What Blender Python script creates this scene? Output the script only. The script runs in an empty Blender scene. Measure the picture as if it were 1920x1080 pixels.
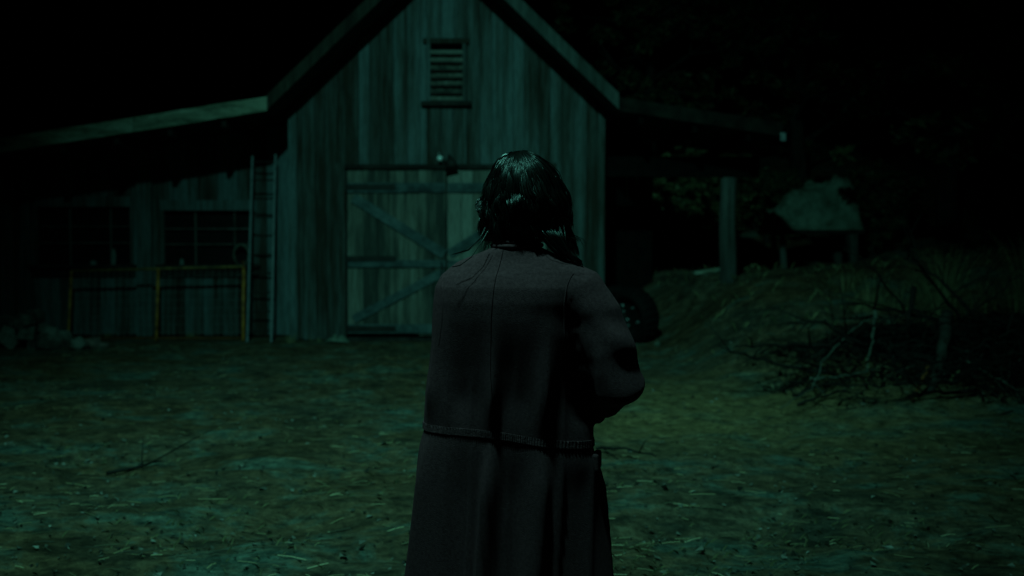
import bpy, bmesh, math, random
from mathutils import Vector, Matrix, noise
from mathutils.bvhtree import BVHTree
R = math.radians
rnd = random.Random(7)
sc = bpy.context.scene
C = sc.collection

# ------------------------------------------------------------------ camera
cam_d = bpy.data.cameras.new('camera')
cam = bpy.data.objects.new('camera', cam_d)
C.objects.link(cam)
FPX = 1980.0
cam_d.lens = 36 * FPX / 1920
cam_d.sensor_width = 36
cam_d.clip_start = 0.05
cam_d.clip_end = 600
PITCH = math.atan(68 / FPX)
cam.location = (0, 0, 1.4)
cam.rotation_euler = (math.pi / 2 - PITCH, 0, 0)
cam_d.dof.use_dof = True
cam_d.dof.focus_distance = 2.95
cam_d.dof.aperture_fstop = 2.8
sc.camera = cam
# ------------------------------------------------------------------ night sky
w = bpy.data.worlds.new('World')
sc.world = w
w.use_nodes = True
nt = w.node_tree
bg = nt.nodes['Background']
sky = nt.nodes.new('ShaderNodeTexSky')
sky.sky_type = 'NISHITA'
sky.sun_disc = False
sky.sun_elevation = R(-6)
sky.sun_rotation = R(150)
tint = nt.nodes.new('ShaderNodeMixRGB')
tint.blend_type = 'MULTIPLY'
tint.inputs[0].default_value = 1
tint.inputs[2].default_value = (0.5, 1.0, 0.35, 1)
nt.links.new(sky.outputs[0], tint.inputs[1])
nt.links.new(tint.outputs[0], bg.inputs[0])
bg.inputs[1].default_value = 0.025
# ------------------------------------------------------------------ the night flood lamp high over the yard
ld = bpy.data.lights.new('yard_floodlight', 'SPOT')
ld.energy = 2450
ld.color = (0.22, 1.0, 0.80)
ld.spot_size = R(100)
ld.spot_blend = 1.0
ld.shadow_soft_size = 0.22
lo = bpy.data.objects.new('yard_floodlight', ld)
C.objects.link(lo)
LP = Vector((-1.15, 1.78, 9.2))
LT = Vector((-0.38, 10.9, 0.0))
lo.location = LP
lo.rotation_euler = (LT - LP).to_track_quat('-Z', 'Y').to_euler()
lo.scale = (0.51, 1, 1)        # cone scaled to an ellipse: a beam narrower than it is tall
sc.view_settings.view_transform = 'Standard'
sc.view_settings.look = 'None'
sc.view_settings.exposure = 0
sc.view_settings.gamma = 1


# ------------------------------------------------------------------ helpers
def at(px, py, Y):
    """point of the place seen at photo pixel px,py at distance Y"""
    cx, cy = (px - 960) / FPX, (540 - py) / FPX
    dy = math.cos(PITCH) + cy * math.sin(PITCH)
    dz = -math.sin(PITCH) + cy * math.cos(PITCH)
    k = Y / dy
    return Vector((cx * k, Y, 1.4 + dz * k))


def sm(a, b, x):
    t = max(0.0, min(1.0, (x - a) / (b - a)))
    return t * t * (3 - 2 * t)


def gh(x, y):
    toe = 1.9 - max(0, y - 16.2) * 0.35
    toe = max(toe, 0.7)
    h = sm(toe, toe + 1.9, x) * 0.98 * max(0, min(1, (y - 8.3) / 7.5))
    h += max(0, x - 4.5) * 0.10 * sm(8, 14, y)
    h += sm(20.5, 29, y) * 2.6 * sm(-1, 3, x)
    h += sm(20, 60, y) * 3
    return h


def ghn(x, y):
    h = gh(x, y)
    k = 1.0
    if -9 < x < 1.45 and y > 15.6: k = max(0.15, 1 - (y - 15.6))
    h += k * 0.055 * noise.noise(Vector((x * 0.55, y * 1.1, 3)))
    h += k * 0.050 * noise.noise(Vector((x * .45, (y - .42 * x) * 2.1, 6)))
    h += k * 0.030 * noise.noise(Vector((x * 1.9 + y * .5, y * 3.3, 9)))
    h += k * 0.018 * noise.noise(Vector((x * 6, y * 9, 1)))
    h += 0.22 * sm(2.2, 3.5, x) * k * noise.noise(Vector((x * 1.3, y * 1.3, 5))) * sm(8, 12, y)
    return h


class MB:
    def __init__(s):
        s.v = []; s.f = []; s.r = []; s.mi = []

    def add(s, vs, fs, r=None, mi=0):
        n = len(s.v)
        s.v += [tuple(v) for v in vs]
        if r is None: r = rnd.random()
        for f in fs:
            s.f.append([i + n for i in f]); s.r.append(r); s.mi.append(mi)
        return s

    def box(s, x0, x1, y0, y1, z0, z1, r=None, M=None, jit=0.0, mi=0):
        vs = [Vector((x, y, z)) for z in (z0, z1) for y in (y0, y1) for x in (x0, x1)]
        if jit: vs = [v + Vector([rnd.uniform(-jit, jit) for _ in range(3)]) for v in vs]
        if M: vs = [M @ v for v in vs]
        return s.add(vs, [(0, 2, 3, 1), (4, 5, 7, 6), (0, 1, 5, 4), (2, 6, 7, 3), (0, 4, 6, 2), (1, 3, 7, 5)], r, mi)

    def bar(s, a, b, w, d, up=Vector((0, 1, 0)), r=None, mi=0):
        """square-section bar from a to b; w across, d along up"""
        a, b = Vector(a), Vector(b)
        t = (b - a).normalized()
        side = t.cross(up).normalized(); u = side.cross(t)
        vs = []
        for p in (a, b):
            for i, j in ((-1, -1), (1, -1), (1, 1), (-1, 1)):
                vs.append(p + side * (w / 2 * i) + u * (d / 2 * j))
        return s.add(vs, [(3, 2, 1, 0), (4, 5, 6, 7), (0, 1, 5, 4), (1, 2, 6, 5), (2, 3, 7, 6), (3, 0, 4, 7)], r, mi)

    def tube(s, pts, rad, n=8, r=None, mi=0, squash=None):
        pts = [Vector(p) for p in pts]
        if not hasattr(rad, '__len__'): rad = [rad] * len(pts)
        vs = []; fs = []
        ref = None
        for i, p in enumerate(pts):
            t = (pts[min(i + 1, len(pts) - 1)] - pts[max(i - 1, 0)])
            t = t.normalized() if t.length > 1e-9 else Vector((0, 0, 1))
            if ref is None:
                ref = Vector((0, 0, 1)) if abs(t.z) < 0.9 else Vector((1, 0, 0))
            sd = t.cross(ref)
            if sd.length < 1e-4: sd = t.cross(Vector((0.3, 1, 0.2)))
            sd.normalize(); u = sd.cross(t); ref = u
            for k in range(n):
                a = 2 * math.pi * k / n
                vs.append(p + (sd * math.cos(a) + u * math.sin(a)) * rad[i])
        m = len(pts)
        for i in range(m - 1):
            for k in range(n):
                k2 = (k + 1) % n
                fs.append((i * n + k, i * n + k2, (i + 1) * n + k2, (i + 1) * n + k))
        fs.append(tuple(range(n - 1, -1, -1))); fs.append(tuple((m - 1) * n + k for k in range(n)))
        return s.add(vs, fs, r, mi)

    def loft(s, rings, n=32, r=None, mi=0, fn=None):
        """rings: (z, cx, cy, hx, hy[,power])"""
        vs = []; fs = []
        for q in rings:
            z, cx, cy, hx, hy = q[:5]
            for k in range(n):
                a = 2 * math.pi * k / n
                c, si = math.cos(a), math.sin(a)
                e = 0.85
                vs.append(Vector((cx + hx * math.copysign(abs(c) ** e, c), cy + hy * math.copysign(abs(si) ** e, si), z)))
        m = len(rings)
        for i in range(m - 1):
            for k in range(n):
                k2 = (k + 1) % n
                fs.append((i * n + k, i * n + k2, (i + 1) * n + k2, (i + 1) * n + k))
        fs.append(tuple(range(n - 1, -1, -1))); fs.append(tuple((m - 1) * n + k for k in range(n)))
        return s.add(vs, fs, r, mi)

    def ball(s, c, rx, ry, rz, nu=16, nv=10, r=None, mi=0):
        c = Vector(c)
        vs = [c + Vector((0, 0, -rz))]
        for j in range(1, nv):
            t = math.pi * j / nv - math.pi / 2
            for k in range(nu):
                a = 2 * math.pi * k / nu
                vs.append(c + Vector((rx * math.cos(t) * math.cos(a), ry * math.cos(t) * math.sin(a), rz * math.sin(t))))
        vs.append(c + Vector((0, 0, rz)))
        fs = []
        for k in range(nu):
            k2 = (k + 1) % nu
            fs.append((0, 1 + k2, 1 + k))
            for j in range(nv - 2):
                fs.append((1 + j * nu + k, 1 + j * nu + k2, 1 + (j + 1) * nu + k2, 1 + (j + 1) * nu + k))
            fs.append((1 + (nv - 2) * nu + k, 1 + (nv - 2) * nu + k2, len(vs) - 1))
        return s.add(vs, fs, r, mi)

    def mesh(s, name):
        me = bpy.data.meshes.new(name)
        me.from_pydata(s.v, [], s.f)
        a = me.attributes.new('rnd', 'FLOAT', 'FACE')
        a.data.foreach_set('value', s.r)
        me.polygons.foreach_set('material_index', s.mi)
        me.update()
        return me

    def build(s, name, mat, parent=None, smooth=False, bevel=0):
        me = s.mesh(name)
        for m_ in (mat if isinstance(mat, (list, tuple)) else [mat]): me.materials.append(m_)
        if smooth: me.polygons.foreach_set('use_smooth', [True] * len(me.polygons))
        o = bpy.data.objects.new(name, me)
        C.objects.link(o)
        if parent is not None:
            o.parent = parent
            o.matrix_parent_inverse = Matrix.Translation(parent.location).inverted() if parent.parent is None and parent.type == 'EMPTY' else Matrix()
        if bevel:
            b = o.modifiers.new('bevel', 'BEVEL'); b.width = bevel; b.segments = 2; b.limit_method = 'ANGLE'
        return o


def tag(o, label=None, cat=None, group=None, kind=None):
    if label: o['label'] = label
    if cat: o['category'] = cat
    if group: o['group'] = group
    if kind: o['kind'] = kind
    return o


def thing(name, loc, label, cat, group=None):
    o = bpy.data.objects.new(name, None)
    C.objects.link(o)
    o.location = loc
    o.empty_display_size = 0.2
    return tag(o, label, cat, group)


# ------------------------------------------------------------------ materials
def new_mat(name):
    m = bpy.data.materials.new(name); m.use_nodes = True
    return m, m.node_tree, m.node_tree.nodes['Principled BSDF']


def N(nt, t, **k):
    n = nt.nodes.new(t)
    for a, b in k.items():
        if a.startswith('i_'):
            n.inputs[a[2:]].default_value = b
        else:
            setattr(n, a, b)
    return n


def wood(name, c1, c2, c3, vary=0.6, scale=(9, 9, 0.7), rough=0.85, spec=0.25, bump=0.35, axis='z'):
    m, nt, p = new_mat(name)
    tc = N(nt, 'ShaderNodeTexCoord')
    at_ = N(nt, 'ShaderNodeAttribute', attribute_name='rnd')
    off = N(nt, 'ShaderNodeVectorMath', operation='MULTIPLY_ADD')
    cmb = N(nt, 'ShaderNodeCombineXYZ')
    for i in range(3): nt.links.new(at_.outputs['Fac'], cmb.inputs[i])
    nt.links.new(cmb.outputs[0], off.inputs[0])
    off.inputs[1].default_value = (13, 7, 31)
    nt.links.new(tc.outputs['Object'], off.inputs[2])
    mp = N(nt, 'ShaderNodeMapping'); mp.inputs['Scale'].default_value = scale
    nt.links.new(off.outputs[0], mp.inputs[0])
    n1 = N(nt, 'ShaderNodeTexNoise', i_Scale=1.6, i_Detail=7.0, i_Roughness=0.62)
    nt.links.new(mp.outputs[0], n1.inputs['Vector'])
    n2 = N(nt, 'ShaderNodeTexNoise', i_Scale=0.55, i_Detail=3.0)
    nt.links.new(mp.outputs[0], n2.inputs['Vector'])
    n3 = N(nt, 'ShaderNodeTexNoise', i_Scale=7.0, i_Detail=5.0, i_Roughness=0.7)
    nt.links.new(mp.outputs[0], n3.inputs['Vector'])
    cr = N(nt, 'ShaderNodeValToRGB')
    cr.color_ramp.elements[0].position = 0.30; cr.color_ramp.elements[0].color = (*c1, 1)
    cr.color_ramp.elements[1].position = 0.72; cr.color_ramp.elements[1].color = (*c3, 1)
    e = cr.color_ramp.elements.new(0.5); e.color = (*c2, 1)
    ad = N(nt, 'ShaderNodeMath', operation='MULTIPLY_ADD')
    nt.links.new(at_.outputs['Fac'], ad.inputs[0]); ad.inputs[1].default_value = 0.42 * vary
    ad2 = N(nt, 'ShaderNodeMath', operation='MULTIPLY_ADD')
    nt.links.new(n1.outputs['Fac'], ad2.inputs[0]); ad2.inputs[1].default_value = 0.8
    ad2.inputs[2].default_value = 0.1 - 0.21 * vary
    nt.links.new(ad2.outputs[0], ad.inputs[2])
    ad3 = N(nt, 'ShaderNodeMath', operation='MULTIPLY_ADD')
    nt.links.new(n2.outputs['Fac'], ad3.inputs[0]); ad3.inputs[1].default_value = 0.7
    sb = N(nt, 'ShaderNodeMath', operation='SUBTRACT'); sb.inputs[1].default_value = 0.35
    nt.links.new(ad.outputs[0], sb.inputs[0]); nt.links.new(sb.outputs[0], ad3.inputs[2])
    nt.links.new(ad3.outputs[0], cr.inputs[0])
    # fine dark grain lines
    g = N(nt, 'ShaderNodeMapRange'); g.inputs['From Min'].default_value = 0.35; g.inputs['From Max'].default_value = 0.55
    g.inputs['To Min'].default_value = 0.55; g.inputs['To Max'].default_value = 1.0
    nt.links.new(n3.outputs['Fac'], g.inputs['Value'])
    mx = N(nt, 'ShaderNodeMixRGB', blend_type='MULTIPLY'); mx.inputs[0].default_value = 1
    nt.links.new(cr.outputs[0], mx.inputs[1]); nt.links.new(g.outputs[0], mx.inputs[2])
    nt.links.new(mx.outputs[0], p.inputs['Base Color'])
    p.inputs['Roughness'].default_value = rough
    p.inputs['Specular IOR Level'].default_value = spec
    b = N(nt, 'ShaderNodeBump', i_Strength=bump, i_Distance=0.02)
    nt.links.new(n3.outputs['Fac'], b.inputs['Height']); nt.links.new(b.outputs[0], p.inputs['Normal'])
    return m


def mottled(name, c1, c2, scale=6, rough=0.8, spec=0.3, metal=0, bump=0.3, bscale=None, dist=0.01, sheen=0):
    m, nt, p = new_mat(name)
    tc = N(nt, 'ShaderNodeTexCoord')
    n1 = N(nt, 'ShaderNodeTexNoise', i_Scale=scale, i_Detail=6.0, i_Roughness=0.6)
    nt.links.new(tc.outputs['Object'], n1.inputs['Vector'])
    cr = N(nt, 'ShaderNodeValToRGB')
    cr.color_ramp.elements[0].position = 0.35; cr.color_ramp.elements[0].color = (*c1, 1)
    cr.color_ramp.elements[1].position = 0.65; cr.color_ramp.elements[1].color = (*c2, 1)
    nt.links.new(n1.outputs['Fac'], cr.inputs[0]); nt.links.new(cr.outputs[0], p.inputs['Base Color'])
    p.inputs['Roughness'].default_value = rough
    p.inputs['Specular IOR Level'].default_value = spec
    p.inputs['Metallic'].default_value = metal
    if sheen:
        p.inputs['Sheen Weight'].default_value = sheen
        p.inputs['Sheen Roughness'].default_value = 0.5
        p.inputs['Sheen Tint'].default_value = (c2[0] * 2, c2[1] * 2, c2[2] * 2, 1)
    if bump:
        n2 = N(nt, 'ShaderNodeTexNoise', i_Scale=bscale or scale * 5, i_Detail=4.0)
        nt.links.new(tc.outputs['Object'], n2.inputs['Vector'])
        b = N(nt, 'ShaderNodeBump', i_Strength=bump, i_Distance=dist)
        nt.links.new(n2.outputs['Fac'], b.inputs['Height']); nt.links.new(b.outputs[0], p.inputs['Normal'])
    return m


M = {}
M['barnwood'] = wood('weathered barn boards', (0.030, 0.024, 0.018), (0.070, 0.082, 0.078), (0.12, 0.165, 0.175), vary=0.85)
M['doorwood'] = wood('pale door boards', (0.045, 0.048, 0.042), (0.15, 0.15, 0.125), (0.25, 0.26, 0.23), vary=0.9)
M['braces'] = wood('grey brace boards', (0.03, 0.04, 0.045), (0.07, 0.10, 0.105), (0.12, 0.16, 0.165), vary=0.3, scale=(5, 5, 5))
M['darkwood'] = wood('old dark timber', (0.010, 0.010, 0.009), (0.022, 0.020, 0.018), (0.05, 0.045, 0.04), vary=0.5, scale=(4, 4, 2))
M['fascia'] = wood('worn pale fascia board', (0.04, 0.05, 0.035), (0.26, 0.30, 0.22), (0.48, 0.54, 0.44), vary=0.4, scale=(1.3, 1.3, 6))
M['post'] = wood('grey post', (0.03, 0.03, 0.027), (0.08, 0.085, 0.078), (0.14, 0.15, 0.14), vary=0.3)
M['roofing'] = mottled('old roofing', (0.012, 0.012, 0.012), (0.035, 0.035, 0.03), 3, 0.9)
M['darkedge'] = mottled('dark edge board', (0.008, 0.008, 0.007), (0.022, 0.022, 0.018), 5, 0.95, 0.05)  # right lean-to edge board, much darker than the left one
M['shade_painted'] = mottled('shade-painted timber', (0.003, 0.003, 0.003), (0.007, 0.007, 0.006), 5, 0.95, 0.05)  # shade under the right lean-to roof, put into the timber's colour
M['darkrake'] = wood('dark rake board', (0.012, 0.012, 0.010), (0.035, 0.034, 0.026), (0.07, 0.07, 0.055), vary=0.4)  # left rake board, a darker tone than the right one
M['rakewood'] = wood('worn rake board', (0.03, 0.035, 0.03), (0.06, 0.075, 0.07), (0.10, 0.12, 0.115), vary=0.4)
M['iron'] = mottled('black iron', (0.008, 0.008, 0.008), (0.02, 0.018, 0.016), 8, 0.7, 0.3)
M['void'] = mottled('dusty dark glass', (0.004, 0.004, 0.004), (0.008, 0.009, 0.009), 5, 0.28, 0.4)
M['wire'] = mottled('galvanised wire', (0.10, 0.12, 0.12), (0.18, 0.2, 0.2), 20, 0.5, 0.5)
M['alu'] = mottled('dull grey ladder rail', (0.10, 0.13, 0.14), (0.19, 0.22, 0.24), 12, 0.55, 0.5)
M['yellow'] = mottled('rusty yellow paint', (0.16, 0.05, 0.012), (0.62, 0.24, 0.04), 9, 0.6, 0.4)
M['dullyellow'] = mottled('dull worn yellow paint', (0.08, 0.05, 0.02), (0.30, 0.17, 0.05), 9, 0.7, 0.3)
M['rust'] = mottled('rust', (0.10, 0.035, 0.012), (0.22, 0.07, 0.02), 14, 0.8, 0.2)
M['glass'] = mottled('white glazed glass', (0.75, 0.85, 0.85), (0.9, 0.95, 0.95), 3, 0.15, 0.8, bump=0)
M['rubber'] = mottled('old rubber', (0.003, 0.003, 0.003), (0.006, 0.006, 0.006), 12, 0.8, 0.12)
M['blackrim'] = mottled('black wheel rim', (0.003, 0.003, 0.003), (0.007, 0.006, 0.006), 12, 0.7, 0.2)
M['steel'] = mottled('worn steel', (0.22, 0.26, 0.27), (0.5, 0.55, 0.55), 14, 0.35, 0.5, metal=0.6)
M['log'] = wood('split firewood', (0.05, 0.045, 0.04), (0.14, 0.15, 0.13), (0.24, 0.25, 0.22), vary=0.7, scale=(6, 6, 6))
M['stone'] = mottled('field stone', (0.10, 0.08, 0.07), (0.26, 0.19, 0.16), 7, 0.9)
M['bark'] = wood('bark', (0.012, 0.012, 0.010), (0.035, 0.036, 0.030), (0.08, 0.08, 0.065), vary=0.4, scale=(6, 6, 1.5), bump=0.8)
M['twig'] = wood('bare grey branch', (0.05, 0.05, 0.04), (0.09, 0.10, 0.08), (0.15, 0.165, 0.13), vary=0.6, scale=(6, 6, 6))
M['darktwig'] = wood('near-black branch', (0.004, 0.004, 0.003), (0.010, 0.009, 0.007), (0.024, 0.022, 0.018), vary=0.7, scale=(6, 6, 6))  # near-black tone shared by the brush pile and the yard sticks
M['tarp'] = mottled('weathered pale tarp', (0.05, 0.07, 0.05), (0.20, 0.25, 0.20), 3.6, 0.75, 0.3, bump=0.6, bscale=6, dist=0.05)
M['wool'] = mottled('dark plum wool', (0.155, 0.061, 0.075), (0.245, 0.096, 0.116), 120, 0.95, 0.06, bump=0.7, bscale=420, dist=0.003, sheen=0.10)
M['woolseam'] = mottled('dark seam', (0.03, 0.012, 0.016), (0.06, 0.022, 0.028), 60, 0.95, 0.05)
M['woolband'] = mottled('gathered wool band', (0.17, 0.068, 0.082), (0.36, 0.14, 0.17), 60, 0.9, 0.15, bump=0.8, bscale=200, dist=0.002)
M['skin'] = mottled('skin', (0.45, 0.26, 0.18), (0.55, 0.33, 0.24), 10, 0.55, 0.4)
M['boot'] = mottled('black leather', (0.01, 0.01, 0.01), (0.02, 0.018, 0.016), 10, 0.45, 0.4)


def rnd_mat(name, cols, rough=0.6, spec=0.4, trans=0.0):
    m, nt, p = new_mat(name)
    a = N(nt, 'ShaderNodeAttribute', attribute_name='rnd')
    cr = N(nt, 'ShaderNodeValToRGB')
    el = cr.color_ramp.elements
    el[0].color = (*cols[0], 1); el[1].color = (*cols[-1], 1)
    for i, c in enumerate(cols[1:-1]):
        e = el.new((i + 1) / (len(cols) - 1)); e.color = (*c, 1)
    nt.links.new(a.outputs['Fac'], cr.inputs[0]); nt.links.new(cr.outputs[0], p.inputs['Base Color'])
    p.inputs['Roughness'].default_value = rough; p.inputs['Specular IOR Level'].default_value = spec
    return m


M['leaf'] = rnd_mat('leaves', [(0.015, 0.03, 0.012), (0.04, 0.07, 0.025), (0.10, 0.12, 0.05)])
M['bushleaf'] = rnd_mat('bush leaves', [(0.03, 0.05, 0.02), (0.09, 0.12, 0.05), (0.22, 0.22, 0.10)])
M['grass'] = rnd_mat('dry grass blades', [(0.06, 0.06, 0.025), (0.16, 0.15, 0.07), (0.34, 0.29, 0.15)], 0.7, 0.3)
M['straw'] = rnd_mat('straw', [(0.05, 0.045, 0.03), (0.12, 0.11, 0.06), (0.32, 0.27, 0.14), (0.5, 0.45, 0.28)], 0.6, 0.3)
M['litter'] = rnd_mat('dark dead leaves', [(0.004, 0.004, 0.003), (0.012, 0.011, 0.008), (0.03, 0.032, 0.028), (0.10, 0.11, 0.10)], 0.8, 0.2)
M['chip'] = rnd_mat('wood chips and pebbles', [(0.02, 0.02, 0.015), (0.09, 0.09, 0.07), (0.15, 0.15, 0.12), (0.28, 0.29, 0.25)], 0.7, 0.3)
M['hair'] = rnd_mat('black hair', [(0.003, 0.0028, 0.0022), (0.007, 0.006, 0.005), (0.014, 0.012, 0.010)], 0.33, 1.0)

# ground material
m, nt, p = new_mat('trodden earth'); M['earth'] = m
tc = N(nt, 'ShaderNodeTexCoord')
mp = N(nt, 'ShaderNodeMapping'); mp.inputs['Scale'].default_value = (1.0, 1.35, 1); mp.inputs['Rotation'].default_value = (0, 0, R(-14))
nt.links.new(tc.outputs['Object'], mp.inputs[0])
na = N(nt, 'ShaderNodeTexNoise', i_Scale=1.25, i_Detail=10.0, i_Roughness=0.72, i_Distortion=0.5)
nb = N(nt, 'ShaderNodeTexNoise', i_Scale=0.45, i_Detail=4.0)
nc = N(nt, 'ShaderNodeTexNoise', i_Scale=22.0, i_Detail=6.0, i_Roughness=0.75)
nd = N(nt, 'ShaderNodeTexNoise', i_Scale=6.5, i_Detail=5.0, i_Roughness=0.7)
for n_ in (na, nb, nd): nt.links.new(mp.outputs[0], n_.inputs['Vector'])
nt.links.new(tc.outputs['Object'], nc.inputs['Vector'])
c1 = N(nt, 'ShaderNodeValToRGB')
e = c1.color_ramp.elements
e[0].position = 0.40; e[0].color = (0.042, 0.026, 0.014, 1)
e[1].position = 0.60; e[1].color = (0.085, 0.135, 0.110, 1)
x = e.new(0.5); x.color = (0.145, 0.085, 0.042, 1)
nt.links.new(na.outputs['Fac'], c1.inputs[0])
c2 = N(nt, 'ShaderNodeValToRGB')
e = c2.color_ramp.elements
e[0].position = 0.40; e[0].color = (0.11, 0.078, 0.045, 1)
e[1].position = 0.62; e[1].color = (0.085, 0.105, 0.085, 1)
nt.links.new(nb.outputs['Fac'], c2.inputs[0])
mx = N(nt, 'ShaderNodeMixRGB', blend_type='MIX'); mx.inputs[0].default_value = 0.35
nt.links.new(c1.outputs[0], mx.inputs[1]); nt.links.new(c2.outputs[0], mx.inputs[2])
# a warmer, lighter patch of earth right of the woman, edge broken by noise
pd = N(nt, 'ShaderNodeVectorMath', operation='DISTANCE'); pd.inputs[1].default_value = (1.75, 9.4, 0)
pm_ = N(nt, 'ShaderNodeMapping'); pm_.inputs['Scale'].default_value = (1, 1, 0)
nt.links.new(tc.outputs['Object'], pm_.inputs[0]); nt.links.new(pm_.outputs[0], pd.inputs[0])
pn = N(nt, 'ShaderNodeMath', operation='MULTIPLY_ADD'); nt.links.new(na.outputs['Fac'], pn.inputs[0]); pn.inputs[1].default_value = 3.6
nt.links.new(pd.outputs['Value'], pn.inputs[2])
pr = N(nt, 'ShaderNodeMapRange'); pr.inputs['From Min'].default_value = 2.2; pr.inputs['From Max'].default_value = 4.6
pr.inputs['To Min'].default_value = 0.85; pr.inputs['To Max'].default_value = 0.0
nt.links.new(pn.outputs[0], pr.inputs['Value'])
pmx = N(nt, 'ShaderNodeMixRGB'); nt.links.new(pr.outputs[0], pmx.inputs[0]); nt.links.new(mx.outputs[0], pmx.inputs[1]); pmx.inputs[2].default_value = (0.235, 0.165, 0.075, 1)
mx = pmx
g = N(nt, 'ShaderNodeMapRange'); g.inputs['From Min'].default_value = 0.33; g.inputs['From Max'].default_value = 0.66
g.inputs['To Min'].default_value = 0.55; g.inputs['To Max'].default_value = 1.4
nt.links.new(nc.outputs['Fac'], g.inputs['Value'])
g2 = N(nt, 'ShaderNodeMapRange'); g2.inputs['From Min'].default_value = 0.35; g2.inputs['From Max'].default_value = 0.65
g2.inputs['To Min'].default_value = 0.38; g2.inputs['To Max'].default_value = 1.5
nt.links.new(nd.outputs['Fac'], g2.inputs['Value'])
mm = N(nt, 'ShaderNodeMath', operation='MULTIPLY'); nt.links.new(g.outputs[0], mm.inputs[0]); nt.links.new(g2.outputs[0], mm.inputs[1])
m2 = N(nt, 'ShaderNodeMixRGB', blend_type='MULTIPLY'); m2.inputs[0].default_value = 1
nt.links.new(mx.outputs[0], m2.inputs[1]); nt.links.new(mm.outputs[0], m2.inputs[2])
nt.links.new(m2.outputs[0], p.inputs['Base Color'])
p.inputs['Roughness'].default_value = 0.9; p.inputs['Specular IOR Level'].default_value = 0.15
b1 = N(nt, 'ShaderNodeBump', i_Strength=0.8, i_Distance=0.03); nt.links.new(nc.outputs['Fac'], b1.inputs['Height'])
b2 = N(nt, 'ShaderNodeBump', i_Strength=0.8, i_Distance=0.10); nt.links.new(nd.outputs['Fac'], b2.inputs['Height'])
nt.links.new(b1.outputs[0], b2.inputs['Normal']); nt.links.new(b2.outputs[0], p.inputs['Normal'])

# ------------------------------------------------------------------ ground
def axis(breaks):
    out = []
    for a, b, st in breaks:
        n = max(1, int(round((b - a) / st)))
        out += [a + (b - a) * i / n for i in range(n)]
    out.append(breaks[-1][1])
    return out


xs = axis([(-250, -30, 20), (-30, -10, 1), (-10, -5, .12), (-5, 6, .06), (6, 12, .15), (12, 30, 1), (30, 250, 20)])
ys = axis([(-200, -20, 20), (-20, 3, 1), (3, 5, .12), (5, 14, .05), (14, 24, .10), (24, 40, .5), (40, 300, 10)])
g = MB()
vs = [(x, y, ghn(x, y)) for y in ys for x in xs]
nx = len(xs)
fs = [(j * nx + i, j * nx + i + 1, (j + 1) * nx + i + 1, (j + 1) * nx + i) for j in range(len(ys) - 1) for i in range(nx - 1)]
g.add(vs, fs, 0.5)
tag(g.build('ground', M['earth'], smooth=True), kind='structure')

# ------------------------------------------------------------------ the barn
YW = 16.5            # front wall plane
YL = 17.3            # lean-to wall plane (set back)
YF = 15.7            # roof edge plane
XC, HW = -1.017, 2.43
XL, XR = XC - HW, XC + HW
SL = 0.95            # main roof slope
KZ = 3.50            # underside height of roof at kink
KX = 2.60            # half width at kink


def roof_u(x):       # underside height of the roof
    d = abs(x - XC)
    if d <= KX: return KZ + (KX - d) * SL
    return KZ - (d - KX) * 0.155


barn = thing('barn', (XC, YW, 0), 'old weathered plank barn with double doors and a lean-to roof on each side', 'barn')


def boards(mb, x0, x1, y, zbot, ztop, wd=0.19, th=0.025, gap=0.006, rr=None):
    x = x0
    while x < x1 - 0.01:
        w_ = min(wd * rnd.uniform(0.75, 1.25), x1 - x)
        if x1 - (x + w_) < 0.06: w_ = x1 - x
        yy = y + rnd.uniform(-0.008, 0.008)
        a, b = x + gap / 2, x + w_ - gap / 2
        zb = (zbot(a) if callable(zbot) else zbot) + rnd.uniform(0, 0.03)
        za, zc = (ztop(a), ztop(b)) if callable(ztop) else (ztop, ztop)
        r_ = rnd.random()
        # slightly cupped board
        n_ = 3
        vs = []
        for (z_a, z_b) in ((zb, zb), (za, zc)):
            for i in range(n_ + 1):
                t = i / n_
                vs.append((a + (b - a) * t, yy - 0.004 * math.sin(math.pi * t), z_a + (z_b - z_a) * t))
            vs.append((b, yy + th, z_b)); vs.append((a, yy + th, z_a))
        k = n_ + 3
        fs = [(i, i + 1, k + i + 1, k + i) for i in range(k - 1)] + [(k - 1, 0, k, 2 * k - 1)]
        fs += [tuple(range(k - 1, -1, -1)), tuple(range(k, 2 * k))]
        mb.add(vs, fs, r_)
        x += w_


DW, DH = 1.55, 2.68
# front wall above and beside the doors
wl = MB()
boards(wl, XL, XC - DW - 0.06, YW, 0.02, lambda x: roof_u(x) - 0.02, 0.2)
boards(wl, XC - DW - 0.06, XC - 0.31, YW, DH + 0.04, lambda x: roof_u(x) - 0.02, 0.2)
boards(wl, XC - 0.31, XC + 0.31, YW, DH + 0.04, 3.72, 0.2)
boards(wl, XC - 0.31, XC + 0.31, YW, 4.62, lambda x: roof_u(x) - 0.02, 0.2)
boards(wl, XC + 0.31, XC + DW + 0.06, YW, DH + 0.04, lambda x: roof_u(x) - 0.02, 0.2)
boards(wl, XC + DW + 0.06, XR, YW, 0.02, lambda x: roof_u(x) - 0.02, 0.2)
wl.box(XL + .05, XR - .05, YW + 0.03, YW + 0.06, 3.0, 3.1, 0.1)
wall = wl.build('wall', M['barnwood'], barn)
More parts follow.
